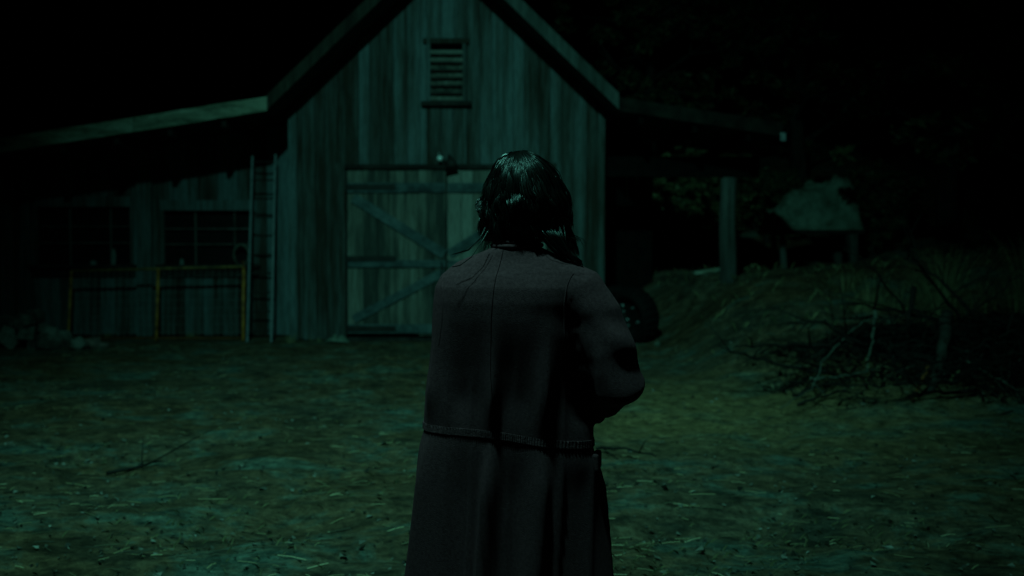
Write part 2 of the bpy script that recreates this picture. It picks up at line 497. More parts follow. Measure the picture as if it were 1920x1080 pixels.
# sides + back + inner backing
YB = 24.0
for X in (XL, XR - 0.03):
    sw = MB()
    y = YW + 0.06
    while y < YB:
        wd = rnd.uniform(.17, .24)
        sw.box(X, X + 0.03, y, y + wd - .006, 0.02, roof_u(X + .015) - 0.06)
        y += wd
    sw.build('side_wall', M['barnwood'], barn)
bw = MB(); boards(bw, XL, XR, YB, 0, lambda x: roof_u(x) - 0.02, 0.25); bw.build('back_wall', M['barnwood'], barn)
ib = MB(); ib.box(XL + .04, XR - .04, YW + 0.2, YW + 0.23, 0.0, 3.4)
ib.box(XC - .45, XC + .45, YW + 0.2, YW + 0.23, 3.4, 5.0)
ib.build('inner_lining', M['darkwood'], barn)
# corner boards
cb = MB()
cb.box(XL - 0.03, XL + 0.10, YW - 0.035, YW - 0.012, 0.02, roof_u(XL) - 0.06, 0.8)
cb.build('corner_board', M['barnwood'], barn)
cb = MB()
cb.box(XR - 0.07, XR + 0.03, YW - 0.035, YW - 0.012, 0.02, roof_u(XR) - 0.06, 0.35)
cb.build('corner_board', M['barnwood'], barn)
# foundation sill
fs_ = MB(); fs_.box(XL + .02, XR - .02, YW + 0.03, YW + 0.18, -0.2, 0.06); fs_.build('sill_beam', M['darkwood'], barn)

# roof: profile slab extruded in depth
TH = 0.07


def roof_piece(name, xa, xb, ya, yb, mat, steps=1, wav=0.0):
    mb = MB()
    pts = [xa + (xb - xa) * i / steps for i in range(steps + 1)]
    vs = []
    for y in (ya, yb):
        for x in pts:
            z = roof_u(x)
            vs.append((x, y, z)); 
        for x in reversed(pts):
            vs.append((x, y, roof_u(x) + TH))
    k = 2 * len(pts)
    fs = [tuple(range(k)), tuple(range(2 * k - 1, k - 1, -1))]
    fs += [((i + 1) % k, i, k + i, k + (i + 1) % k) for i in range(k)]
    mb.add(vs, fs, 0.5)
    return mb.build(name, mat, barn)


rl = roof_piece('roof', XC - KX, XC, YF + .03, YB + .4, M['roofing'])
rr = roof_piece('roof', XC + 0.003, XC + KX, YF + .03, YB + .4, M['roofing'])
ll = roof_piece('lean_to_roof', XC - KX - 6.0, XC - KX - .003, YF + .03, YB, M['roofing'])
lr = roof_piece('lean_to_roof', XC + KX + .003, 4.02, YF + .03, 18.9, M['roofing'])


def fascia(parent, xa, xb, mat, h=0.2, dz=-0.10, seg=1, y0=None, wob=0.0):
    """board on the roof's front edge"""
    mb = MB()
    y0 = YF if y0 is None else y0
    n = max(1, int(abs(xb - xa) / 1.9)) if seg else 1
    cuts = [xa + (xb - xa) * i / n for i in range(n + 1)]
    for i in range(n):
        a, b = cuts[i], cuts[i + 1] - 0.006 * (1 if xb > xa else -1)
        r_ = rnd.random()
        m_ = 8
        vs = []
        for j in range(m_ + 1):
            x = a + (b - a) * j / m_
            z = roof_u(x)
            jt = rnd.uniform(-wob, wob)
            jb = rnd.uniform(-wob, wob * .6)
            for (yy, zz) in ((y0 - .03, z + dz + jb), (y0 - .03, z + dz + h + jt), (y0, z + dz + h + jt), (y0, z + dz + jb)):
                vs.append((x, yy, zz))
        fs = []
        for j in range(m_):
            for q in range(4):
                q2 = (q + 1) % 4
                fs.append((j * 4 + q, j * 4 + q2, (j + 1) * 4 + q2, (j + 1) * 4 + q))
        fs += [(3, 2, 1, 0), tuple(m_ * 4 + q for q in range(4))]
        mb.add(vs, fs, r_)
    return mb.build('fascia', mat, parent)


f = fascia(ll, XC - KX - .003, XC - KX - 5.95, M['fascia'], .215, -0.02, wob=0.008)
fascia(rl, XC - KX + .004, XC - .004, M['darkrake'], .22, 0.0, wob=0.004)
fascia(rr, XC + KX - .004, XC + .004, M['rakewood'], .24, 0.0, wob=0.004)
fascia(lr, XC + KX + .004, 4.0, M['darkedge'], .20, -0.02, wob=0.006)
# rafters below the overhang
for (par, X0, X1, st) in ((ll, XC - KX - 5.5, XC - KX, 0.8), (lr, XC + KX + .3, 3.9, 0.8)):
    x = X0
    while x < X1:
        r_ = MB(); r_.box(x, x + .07, YF + .06, YL + 3, roof_u(x + .035) - .15, roof_u(x + .035) - .012)
        r_.build('rafter', M['darkwood' if par is ll else 'shade_painted'], par)  # right rafters: roof shade painted in as near-black wood
        x += st
bt = MB(); bt.box(3.96, 4.04, YF - .055, YF - .034, roof_u(4.0) - .09, roof_u(4.0) + .03)
bt.build('flashing', M['steel'], lr)

# --- doors (two leaves)
for sgn in (-1, 1):
    xo, xi = XC + sgn * DW, XC + sgn * 0.008
    a, b = min(xo, xi), max(xo, xi)
    d = MB()
    boards(d, a, b, YW - 0.03, 0.09, DH, 0.215, 0.03, 0.008)
    door = d.build('door', M['doorwood'], barn)
    yb_ = YW - 0.07
    for z0, z1 in ((2.32, 2.47), (1.16, 1.27), (0.13, 0.27)):
        rl_ = MB(); rl_.box(a + .01, b - .01, yb_, yb_ + .03, z0, z1)
        rl_.build('rail', M['braces'], door)
    br = MB()
    br.bar((xo - sgn * .10, yb_ + .016, 2.24), (xi + sgn * .03, yb_ + .016, 1.36), 0.15, 0.028, Vector((0, 1, 0)))
    br.build('brace', M['braces'], door)
    br = MB()
    br.bar((xo - sgn * .10, yb_ + .016, 0.35), (xi + sgn * .03, yb_ + .016, 1.09), 0.13, 0.028, Vector((0, 1, 0)))
    br.build('brace', M['braces'], door)
    for z0 in (2.36, 1.25, 0.16):
        h_ = MB()
        h_.box(min(xo + sgn * .01, xo - sgn * .76), max(xo + sgn * .01, xo - sgn * .76), yb_ - .014, yb_ - .002, z0, z0 + .085)
        h_.tube([(xo + sgn * .01, yb_ - .01, z0 - .02), (xo + sgn * .01, yb_ - .01, z0 + .11)], .016, 8)
        for q in range(4):
            h_.ball((xo - sgn * (.1 + .19 * q), yb_ - .016, z0 + .042), .01, .008, .01, 6, 4)
        h_.build('hinge', M['iron'], door)
hd = MB(); hd.box(XC - .09, XC - .06, YW - .13, YW - .10, 1.02, 1.24); hd.box(XC - .09, XC - .06, YW - .10, YW - .035, 1.02, 1.05); hd.box(XC - .09, XC - .06, YW - .10, YW - .035, 1.21, 1.24)
hd.build('handle', M['iron'], barn)
for xj in (XC - DW - .16, XC + DW + .02):
    fr = MB(); fr.box(xj, xj + .14, YW - .045, YW - .012, 0.03, DH + .1, .2)
    fr.build('door_jamb', M['barnwood'], barn)
dr = MB(); dr.box(XC - DW - .03, XC + DW + .03, YW - .09, YW - .012, DH + .006, DH + .075, .1)
dr.build('door_head', M['darkwood'], barn)

# --- louvred vent in the gable
vt = MB(); vt.box(XC - .30, XC - .25, YW - .05, YW + .06, 3.73, 4.62); vt.box(XC + .25, XC + .30, YW - .05, YW + .06, 3.73, 4.62)
vt.box(XC - .36, XC + .36, YW - .055, YW + .06, 4.623, 4.70)
vent = vt.build('vent', M['barnwood'], barn)
lv = MB()
for k in range(7):
    z = 3.78 + k * .12
    Mx = Matrix.Translation((XC, YW, z)) @ Matrix.Rotation(R(35), 4, 'X')
    lv.box(-.248, .248, -.05, .05, -.008, .008, None, Mx)
lv.build('louvre', M['doorwood'], vent)
sl = MB(); sl.box(XC - .39, XC + .39, YW - .11, YW + .03, 3.66, 3.725, .1); sl.build('sill', M['darkwood'], vent)

# --- lean-to wall (left) with two windows
W1 = (-5.68, -4.22, 1.20, 2.07)
W2 = (-7.75, -6.24, 1.20, 2.13)
lw = MB()
top = lambda x: roof_u(x) - 0.02
boards(lw, XC - KX - 5.4, W2[0], YL, 0.02, top)
for (x0, x1, z0, z1) in (W2, W1):
    boards(lw, x0, x1, YL, 0.02, z0 - .05)
    boards(lw, x0, x1, YL, z1 + .02, top)
boards(lw, W2[1], W1[0], YL, 0.02, top)
boards(lw, W1[1], XL - .02, YL, 0.02, top)
lwall = lw.build('lean_to_wall', M['barnwood'], barn)
po = MB(); po.box(-6.12, -5.87, YL - .09, YL - .012, .02, 2.75, .75); po.build('post', M['barnwood'], barn)
po = MB(); po.box(-8.35, -8.12, YL - .09, YL - .012, .02, 2.6, .75); po.build('post', M['barnwood'], barn)
for (x0, x1, z0, z1) in (W1, W2):
    wn = MB()
    wn.box(x0 - .05, x1 + .05, YL - .04, YL - .012, z1 + .003, z1 + .17, .7)
    wn.box(x0 - .05, x0 - .002, YL - .04, YL - .012, z0, z1, .5); wn.box(x1 + .002, x1 + .05, YL - .04, YL - .012, z0, z1, .5)
    win = wn.build('window', M['barnwood'], barn)
    s_ = MB(); s_.box(x0 - .12, x1 + .10, YL - .13, YL + .1, z0 - .06, z0 - .012, .4); s_.box(x0 - .1, x1 + .08, YL - .05, YL - .015, z0 - .21, z0 - .063, .1)
    s_.build('sill', M['darkwood'], win)
    mu = MB()
    for t in (.34, .78): mu.box(x0 + (x1 - x0) * t - .012, x0 + (x1 - x0) * t + .012, YL + .02, YL + .045, z0 - .01, z1 + .01)
    for t in (.37, .66): mu.box(x0, x1, YL + .017, YL + .019 + .02, z0 + (z1 - z0) * t - .010, z0 + (z1 - z0) * t + .010)
    mu.build('muntin', M['post'], win)
    gl = MB(); gl.box(x0 - .03, x1 + .03, YL + .10, YL + .11, z0 - .1, z1 + .04)
    gl.build('pane', M['void'], win)
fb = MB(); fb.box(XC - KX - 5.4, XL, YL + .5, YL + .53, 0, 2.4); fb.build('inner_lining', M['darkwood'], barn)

# --- open lean-to on the right
po = at(1364, 530, 17.0)
pm = MB()
pz = gh(po.x, 17.0)
pts = [(po.x + .012 * math.sin(k), 17.0, pz - .2 + (2.59 - pz + .2) * k / 8) for k in range(9)]
pm.tube(pts, [.145, .142, .138, .14, .135, .132, .134, .13, .13], 12)
pm.build('post', M['post'], barn, smooth=True)
bm_ = MB(); bm_.box(XR + .01, 3.95, 16.9, 17.1, 2.60, 2.92); bm_.build('header_beam', M['shade_painted'], barn)  # overhang shade painted into the beam's colour
bk = MB(); boards(bk, XR + .01, 2.50, 18.8, 0.2, lambda x: roof_u(x) - .02, .22); bk.build('lean_to_back_wall', M['shade_painted'], barn)  # boards coloured near-black for the shade inside the lean-to

# ------------------------------------------------------------------ lamp over the doors (unlit)
p0 = at(840, 316, 16.38)
lm = thing('barn_lamp', (p0.x, YW - .05, p0.z), 'small dark unlit lamp with two glass bulbs fixed above the barn doors', 'lamp')
b_ = MB(); b_.box(p0.x - .07, p0.x + .07, YW - .065, YW - .022, p0.z - .02, p0.z + .14); b_.build('base', M['iron'], lm, bevel=.006)
b_ = MB(); b_.tube([(p0.x, YW - .06, p0.z + .1), (p0.x + .02, YW - .16, p0.z + .2), (p0.x + .03, YW - .2, p0.z + .12)], .022, 8)
b_.tube([(p0.x, YW - .06, p0.z + .06), (p0.x - .08, YW - .16, p0.z + .14)], .02, 8); b_.build('arm', M['iron'], lm, smooth=True)
b_ = MB(); b_.tube([(p0.x + .03, YW - .19, p0.z + .17), (p0.x + .05, YW - .22, p0.z + .09), (p0.x + .07, YW - .26, p0.z + .0)], [.035, .075, .10], 14); b_.build('lamp_shade', M['iron'], lm, smooth=True)
b_ = MB(); b_.ball((p0.x - .12, YW - .19, p0.z + .15), .045, .045, .045); b_.build('bulb', M['glass'], lm, smooth=True)
b_ = MB(); b_.ball((p0.x - .14, YW - .12, p0.z + .225), .022, .022, .022); b_.build('sensor', M['steel'], lm, smooth=True)

# ------------------------------------------------------------------ ladder
def ladder():
    t = thing('ladder', (-4.05, 16.35, 0), 'tall narrow grey ladder leaning on the lean-to wall beside the left window', 'ladder')
    bl, br_ = at(464, 643, 16.25), at(509, 643, 16.25)
    tl, tr = at(474, 290, 16.95), at(517, 290, 16.95)
    bl.z = br_.z = 0.0
    for a, b in ((bl, tl), (br_, tr)):
        m_ = MB(); m_.bar(a, b, .03, .065, Vector((0, 1, 0))); m_.build('rail', M['alu'], t, bevel=.004)
    for k in range(10):
        u = (k + .6) / 10
        m_ = MB(); m_.tube([bl.lerp(tl, u), br_.lerp(tr, u)], .014, 8); m_.build('rung', M['iron'], t)


ladder()

# ------------------------------------------------------------------ yellow pipe frame panel
def panel():
    Yp = 16.35
    t = thing('frame_panel', (-5.0, Yp, 0), 'rusty yellow pipe frame panel with wire mesh standing under the windows', 'gate panel')
    b = [at(128, 641, Yp), at(293, 641, Yp), at(456, 640, Yp)]
    tp = [at(134, 508, Yp + .35), at(297, 504, Yp + .35), at(457, 500, Yp + .35)]
    for q in b: q.z = 0.02
    for a, c in zip(b, tp):
        m_ = MB(); m_.tube([a, a.lerp(c, .5), c], .024, 10); m_.build('upright', M['yellow'], t, smooth=True)
    m_ = MB(); m_.tube([tp[0], tp[1], tp[2]], .022, 10); m_.build('top_rail', M['dullyellow'], t, smooth=True)
    m_ = MB(); m_.tube([q + Vector((0, 0, .04)) for q in b], .016, 10); m_.build('bottom_rail', M['rust'], t, smooth=True)
    m_ = MB(); m_.tube([tp[2], tp[2] + Vector((-.02, 0, .10))], .014, 8); m_.build('pin', M['rust'], t)
    m_ = MB()
    for k in range(1, 28):
        u = k / 28
        a = b[0].lerp(b[2], u); c = tp[0].lerp(tp[2], u)
        m_.tube([a, c], .0022, 4)
    for k in range(1, 9):
        u = k / 9
        m_.tube([b[0].lerp(tp[0], u), b[2].lerp(tp[2], u)], .0022, 4)
    m_.build('wire_mesh', M['wire'], t)


panel()

# ------------------------------------------------------------------ things on the window ledges
def jar(px, py, r_, h, label, name='jar', cat='jar', mat='glass', X=None):
    q = at(px, py, YL - .07)
    z = 1.188
    m_ = MB()
    m_.tube([(q.x, q.y, z), (q.x, q.y, z + h * .7), (q.x, q.y, z + h * .85), (q.x, q.y, z + h)], [r_, r_, r_ * .6, r_ * .62], 14)
    t = tag(m_.build(name, M[mat], smooth=False), label, cat)
    return t


M['jarglass'] = mottled('cloudy glass', (0.10, 0.13, 0.12), (0.2, 0.25, 0.24), 8, 0.12, 0.6, bump=0)
jar(341, 489, .035, .10, 'small cloudy jar on the ledge of the window nearer the ladder', mat='jarglass')
jar(213, 478, .04, .26, 'cloudy bottle standing on the far left window ledge', 'bottle', 'bottle', 'jarglass')
jar(175, 490, .06, .07, 'squat pale tin on the far left window ledge', 'tin', 'tin', 'wire')
def coil():
    q = at(452, 478, YL - .1)
    m_ = MB()
    for k in range(3):
        pts = [(q.x + (.11 + .012 * k) * math.cos(a * .35), q.y + .01 * k, q.z + (.16 + .01 * k) * math.sin(a * .35)) for a in range(0, 19)]
        m_.tube(pts, .009, 6)
    tag(m_.build('rope_coil', M['twig'], smooth=True), 'coil of dark rope hung beside the window behind the ladder', 'rope')


coil()

# ------------------------------------------------------------------ firewood pile, stones
def log_mesh(s, L, seed):
    r2 = random.Random(seed)
    m_ = MB()
    n = r2.choice((4, 5, 4, 5))
    prof = []
    for k in range(n):
        a = 2 * math.pi * (k + r2.uniform(-.18, .18)) / n + .4
        prof.append((s * r2.uniform(.8, 1.1) * math.cos(a), s * r2.uniform(.75, 1.05) * math.sin(a)))
    vs = []
    for j in range(4):
        y = -L / 2 + L * j / 3
        for (x, z) in prof: vs.append((x * r2.uniform(.94, 1.05), y, z * r2.uniform(.94, 1.05)))
    fs = []
    for j in range(3):
        for k in range(n):
            k2 = (k + 1) % n
            fs.append((j * n + k, j * n + k2, (j + 1) * n + k2, (j + 1) * n + k))
    fs += [tuple(range(n)), tuple(range(4 * n - 1, 3 * n - 1, -1))]
    m_.add(vs, fs, r2.random())
    return m_


for i, (px, py, s, rz, lb) in enumerate(((12, 627, .15, .5, 'wedge of firewood in the middle row, second from the left edge'),
                                     (55, 597, .13, -.3, 'split firewood chunk topmost on the heap'), (56, 623, .15, .2, 'squarish firewood chunk directly under the topmost one'),
                                     (30, 647, .13, 0, 'firewood chunk on the ground, left of the bottom row'), (60, 648, .10, .4, 'small firewood chunk in the middle of the bottom row'),
                                     (103, 640, .16, -.5, 'biggest split firewood chunk, tilted, beside the yellow frame'), (-25, 640, .15, .2, 'firewood chunk cut off by the left edge of the photo'),
                                     (88, 618, .11, .7, 'small dark firewood chunk above the biggest tilted one'), (-5, 605, .12, -.2, 'firewood chunk high at the left edge of the photo'))):
    q = at(px, py, 15.3)
    q.z = max(q.z, s * .7)
    o = log_mesh(s, .42, i + 3).build('firewood', M['log'])
    o.location = q; o.rotation_euler = (rnd.uniform(-.1, .1), rnd.uniform(-.5, .5), rz)
    tag(o, lb, 'firewood', 'firewood heap at the far left')


def rock(name, loc, sx, sy, sz, seed, mat='stone'):
    m_ = MB(); m_.ball((0, 0, 0), 1, 1, 1, 12, 8)
    m_.v = [tuple(Vector(v) * (1 + .35 * noise.noise(Vector(v) * 1.4 + Vector((seed, 0, 0))))) for v in m_.v]
    m_.v = [(v[0] * sx, v[1] * sy, v[2] * sz) for v in m_.v]
    o = m_.build(name, M[mat], smooth=False); o.location = loc
    o.rotation_euler.z = seed
    return o


q = at(148, 652, 15.2); tag(rock('stone', (q.x, 15.2, .07), .13, .12, .10, 1, 'log'), 'pale grey stone at the foot of the yellow frame', 'stone')
q = at(176, 650, 15.3); tag(rock('stone', (q.x, 15.3, .07), .16, .12, .10, 2), 'reddish stone right of the pale grey stone by the yellow frame', 'stone')
q = at(196, 655, 15.1); tag(rock('stone', (q.x, 15.1, .04), .08, .08, .06, 3), 'smallest reddish stone by the yellow frame', 'stone')
q = at(1233, 648, 15.2); tag(rock('stone', (q.x, 15.2, ghn(q.x, 15.2) + .03), .05, .04, .035, 4, 'tarp'), 'small pale stone on the dirt below the black tyres', 'stone')
# crumpled pale rag beside the door
mb = MB()
q = at(632, 641, 16.2)
vs = []; fs = []
for j in range(9):
    for i in range(13):
        x = (i / 12 - .5) * .38; y = (j / 8 - .5) * .22
        vs.append((x, y, .02 + .12 * max(0, 1 - (x / .19) ** 2) * (1 - (y / .13) ** 2) * (.6 + noise.noise(Vector((x * 14, y * 14, 2))))))
fs = [(j * 13 + i, j * 13 + i + 1, (j + 1) * 13 + i + 1, (j + 1) * 13 + i) for j in range(8) for i in range(12)]
mb.add(vs, fs, .5)
o = mb.build('rag', M['tarp']); o.location = (q.x, 16.15, ghn(q.x, 16.15)); o.modifiers.new('thick', 'SOLIDIFY').thickness = .006
tag(o, 'crumpled pale rag on the ground left of the barn doors', 'rag')

# ------------------------------------------------------------------ tyres by the barn corner
def tyre(loc, R0, w_, rot, label):
    t = thing('tyre', loc, label, 'tyre', 'old tyres by the barn corner')
    m_ = MB()
    n = 48; prof = []
    for k in range(14):
        a = 2 * math.pi * k / 14
        prof.append((math.cos(a) * w_ * .5, R0 - R0 * .19 + math.sin(a) * R0 * .19))
    vs = []; fs = []
    for i in range(n):
        a = 2 * math.pi * i / n
        tr = 1.0
        for (x, r_) in prof:
            rr_ = r_ + (.02 if (i % 2 and r_ > R0 * .9) else 0)
            vs.append((x, rr_ * math.cos(a), rr_ * math.sin(a)))
    k = 14
    for i in range(n):
        i2 = (i + 1) % n
        for q in range(k):
            q2 = (q + 1) % k
            fs.append((i * k + q, i * k + q2, i2 * k + q2, i2 * k + q))
    m_.add(vs, fs, .5)
    a = m_.build('tread', M['rubber'], None); a.parent = t
    m_ = MB()
    m_.tube([(-.05, 0, 0), (-.02, 0, 0), (.02, 0, 0)], [R0 * .64, R0 * .6, R0 * .3], 24)
    a = m_.build('rim', M['blackrim'], None); a.parent = t
    for i in range(4):
        c = 2 * math.pi * i / 4 + .5
        m_ = MB(); m_.tube([(-.085, .16 * math.cos(c), .16 * math.sin(c)), (-.05, .16 * math.cos(c), .16 * math.sin(c))], .019, 6)
        a = m_.build('lug_nut', M['steel'], None); a.parent = t
    t.rotation_euler = rot
    return t


tyre((1.84, 15.95, .43), .43, .34, (0, R(-10), R(38)), 'upright black tyre on its rim leaning by the right barn corner')
tyre((1.60, 16.05, .44), .44, .26, (0, R(8), R(95)), 'black tyre standing closest to the barn wall partly behind the woman')
q = at(1330, 509, 18.5)
mb = MB(); a, b = at(1300, 512, 18.5), at(1347, 505, 18.5)
mb.bar(a, b, .05, .3, Vector((0, 1, 0)))
tag(mb.build('plank', M['fascia']), 'short pale plank on the bank left of the lean-to post', 'plank')

# ------------------------------------------------------------------ tarp-covered table
def tarp_table():
    Y = 20.0
    A = at(1432, 432, Y); B = at(1606, 432, Y)
    zt = A.z
    cx = (A.x + B.x) / 2
    t = thing('work_table', (cx, Y, gh(cx, Y)), 'rough outdoor wooden table on the bank beyond the lean-to', 'table')
    m_ = MB(); m_.box(A.x, B.x, Y - .5, Y + .5, zt - .07, zt - .01); m_.build('tabletop', M['darkwood'], t)
    for (px, dy) in ((1456, -.4), (1584, -.4), (1460, .4), (1580, .4)):
        x = at(px, 470, Y).x
        m_ = MB(); m_.tube([(x, Y + dy, zt - .075), (x + .05, Y + dy, gh(x, Y + dy) - .1)], [.12 if px > 1500 else .06, .07], 8); m_.build('leg', M['post'], t)
    # tarp heap
    nx_, ny_ = 46, 26
    m_ = MB(); vs = []
    prof = [(0, .0), (.04, .34), (.2, .50), (.38, .76), (.6, .88), (.8, .98), (.9, .92), (.96, .62), (1, .0)]
    def pf(u):
        for (a, b), (c, d) in zip(prof, prof[1:]):
            if a <= u <= c: return b + (d - b) * (u - a) / (c - a)
        return 0
    for j in range(ny_):
        for i in range(nx_):
            u, v = i / (nx_ - 1), j / (ny_ - 1)
            hh = pf(u) * (1 - abs(2 * v - 1) ** 3) ** .6 * .98
            x = A.x + (B.x - A.x) * u; y = Y - .48 + .96 * v
            hh += .24 * noise.noise(Vector((x * 3, y * 4, 3))) * min(1, hh * 3) + .09 * noise.noise(Vector((x * 9, y * 12, hh * 8)))
            if i in (0, nx_ - 1) or j in (0, ny_ - 1): hh = 0
            vs.append((x, y, zt + .0 + max(hh, 0)))
    m_.add(vs, [(j * nx_ + i, j * nx_ + i + 1, (j + 1) * nx_ + i + 1, (j + 1) * nx_ + i) for j in range(ny_ - 1) for i in range(nx_ - 1)], .5)
    o = m_.build('tarp', M['tarp'], smooth=True)
    tag(o, 'pale tarp heaped over goods on the outdoor table', 'tarp')


tarp_table()

# ------------------------------------------------------------------ trees, bushes
def leafball(mb, c, R_, n, size, r2, flat=1.0):
    for _ in range(n):
        d = Vector((r2.gauss(0, 1), r2.gauss(0, 1), r2.gauss(0, 1))).normalized() * R_ * (r2.random() ** .4)
        d.z *= flat
        q = c + d
        s = size * r2.uniform(.6, 1.4)
        a = Vector((r2.uniform(-1, 1), r2.uniform(-1, 1), r2.uniform(-.7, .7))).normalized()
        b = a.cross(Vector((r2.uniform(-1, 1), r2.uniform(-1, 1), r2.uniform(-1, 1)))).normalized()
        mb.add([q - a * s, q + b * s * .42, q + a * s, q - b * s * .42], [(0, 1, 2, 3)], r2.random() ** 1.3)


def tree(loc, H, spread, seed, label, cat='tree', name='tree', nclump=90, nleaf=60, lsize=.10, low=.3, group=None):
    r2 = random.Random(seed)
    loc = Vector(loc)
    t = thing(name, loc, label, cat, group)
    tr = MB(); cr = MB()
    pts = [loc + Vector((spread * .12 * noise.noise(Vector((seed, k * .5, 0))), spread * .12 * noise.noise(Vector((seed, k * .5, 9))), H * .8 * k / 7 - (.15 if k == 0 else 0))) for k in range(8)]
    r0 = .035 * H
    tr.tube(pts, [r0 * (1.15 - .135 * k) for k in range(8)], 10)
    tips = []
    nb_ = 12
    for k in range(nb_):
        u = low + (1 - low) * k / nb_
        i = min(6, int(u * 7)); base = pts[i].lerp(pts[i + 1], u * 7 - i)
        an = k * 2.4 + r2.uniform(-.4, .4)
        L = spread * (1.1 - .6 * abs(u - .45)) * r2.uniform(.7, 1.1)
        e1 = base + Vector((math.cos(an) * L * .5, math.sin(an) * L * .5, L * .30))
        e2 = base + Vector((math.cos(an + .3) * L, math.sin(an + .3) * L, L * r2.uniform(.25, .55)))
        tr.tube([base, e1, e2], [r0 * .38, r0 * .22, r0 * .07], 6)
        tips += [(e1, .5), (e2, 1), (base.lerp(e2, .8), .8)]
        for _ in range(2):
            e3 = e1 + Vector((r2.uniform(-.5, .5), r2.uniform(-.5, .5), r2.uniform(.1, .6))) * L * .7
            tr.tube([e1, e3], [r0 * .16, r0 * .05], 5); tips.append((e3, 1))
    tips.append((pts[-1] + Vector((0, 0, H * .12)), 1))
    for _ in range(nclump):
        p_, w_ = r2.choice(tips)
        leafball(cr, p_ + Vector((r2.gauss(0, .16), r2.gauss(0, .16), r2.gauss(0, .13))) * spread, spread * r2.uniform(.10, .20), nleaf, lsize, r2, .7)
    tr.build('trunk', M['bark'], t, smooth=True)
    cr.build('crown', M['bushleaf' if cat == 'bush' and loc.x < 4.6 else 'leaf'], t)
    return t


def on(x, y, dz=0): return (x, y, ghn(x, y) + dz)


GB = 'dark trees behind the right lean-to'
tree(on(3.3, 25.5), 5.6, 1.8, 1, 'dark leafy tree rising just right of the barn gable', group=GB)
tree(on(6.6, 24.5), 6.0, 1.8, 2, 'dark leafy tree with bare streaked limbs above the lean-to roof tip', group=GB, nclump=50)
tree(on(9.3, 22.5), 6.5, 2.4, 3, 'dark leafy tree behind the tarp covered table', group=GB)
tree(on(12.5, 24), 7.0, 2.8, 4, 'dark leafy tree at the far right edge of the yard', group=GB)
tree(on(8.6, 17.2), 5.2, 1.9, 5, 'dark leafy tree standing on the bank right of the table', group=GB)
tree(on(-1.8, 31), 8.0, 2.8, 6, 'tall dark tree hidden behind the barn roof', group=GB) if False else None
GU = 'bushes behind the open lean-to'
for i, (x, y, h_, s_, lb) in enumerate(((3.2, 22.6, 1.9, .9, 'leafy bush seen under the lean-to roof next to the dark wall'),
                                        (4.2, 23.2, 2.0, .9, 'leafy bush seen under the lean-to roof left of the post'),
                                        (5.5, 22.8, 1.5, .8, 'leafy bush right of the lean-to post behind the table'),
                                        (7.4, 21.6, 1.7, .9, 'leafy bush just right of the tarp covered table'))):
    tree(on(x, y), h_, s_, 20 + i, lb, 'bush', 'bush', 230, 80, .055, .05, GU)

# ------------------------------------------------------------------ grass clumps
def grass_clump(x, y, H, n, seed, label, spread=.25, name='grass_clump', cat='grass clump', group=None, lean=0.0):
    r2 = random.Random(seed)
    m_ = MB()
    base = Vector((x, y, ghn(x, y)))
    for _ in range(n):
        a = r2.uniform(0, 2 * math.pi); rr_ = spread * r2.random()
        b = base + Vector((rr_ * math.cos(a), rr_ * math.sin(a), -.02))
        h_ = H * r2.uniform(.3, 1.1)
        dr_ = Vector((math.cos(a) + lean, math.sin(a), 0)) * r2.uniform(.15, .75) * h_
        pts = []
        for k in range(6):
            u = k / 5
            pts.append(b + dr_ * u ** 2 + Vector((0, 0, h_ * (u - .38 * u ** 3))))
        wd = r2.uniform(.0018, .0045)
        sd = Vector((-math.sin(a), math.cos(a), 0)) * wd
        vs = []; 
        for k, q in enumerate(pts):
            kk = 1 - k / 5 * .85
            vs += [q - sd * kk, q + sd * kk]
        m_.add(vs, [(2 * k, 2 * k + 1, 2 * k + 3, 2 * k + 2) for k in range(5)], r2.random())
    return tag(m_.build(name, M['grass']), label, cat, group)


GG = 'tall dry grass clumps on the bank'
for i, (px, py, Y, H, n, ln, lb) in enumerate((
        (1625, 590, 12.8, .8, 110, -.5, 'arching dry grass clump left of the other clumps on the bank'),
        (1690, 590, 13.2, .9, 90, .3, 'dry grass clump between the leftmost clump and the big arching one'),
        (1770, 600, 12.2, 1.6, 380, .0, 'tallest arching dry grass clump above the brush pile'),
        (1850, 590, 12.5, .8, 80, .2, 'dry grass clump above the right part of the brush pile'),
        (1925, 560, 12.0, 1.6, 220, -.2, 'tall dry grass clump at the right edge'),
        (1585, 560, 15.0, .6, 90, 0, 'dry grass clump below the table leg on the bank'))):
    x = (px - 960) / FPX * Y
    grass_clump(x, Y, H, n, 40 + i, lb, .28, 'dry_grass_clump', 'grass clump', GG, ln)
GW = 'weeds along the foot of the barn'
for i, (x, y, H, lb) in enumerate(((-3.42, 16.25, .26, 'small weed tuft at the barn corner right of the ladder'), (-3.0, 16.33, .15, 'low weed tuft against the boards left of the rag'),
                                   (1.2, 16.3, .2, 'weed tuft at the right corner of the barn front'), (-5.2, 17.0, .2, 'weed tuft behind the yellow frame'),
                                   (-6.5, 16.9, .22, 'weed tuft below the far left window'))):
    grass_clump(x, y, H, 90, 60 + i, lb, .16, 'weed_tuft', 'weed', GW)

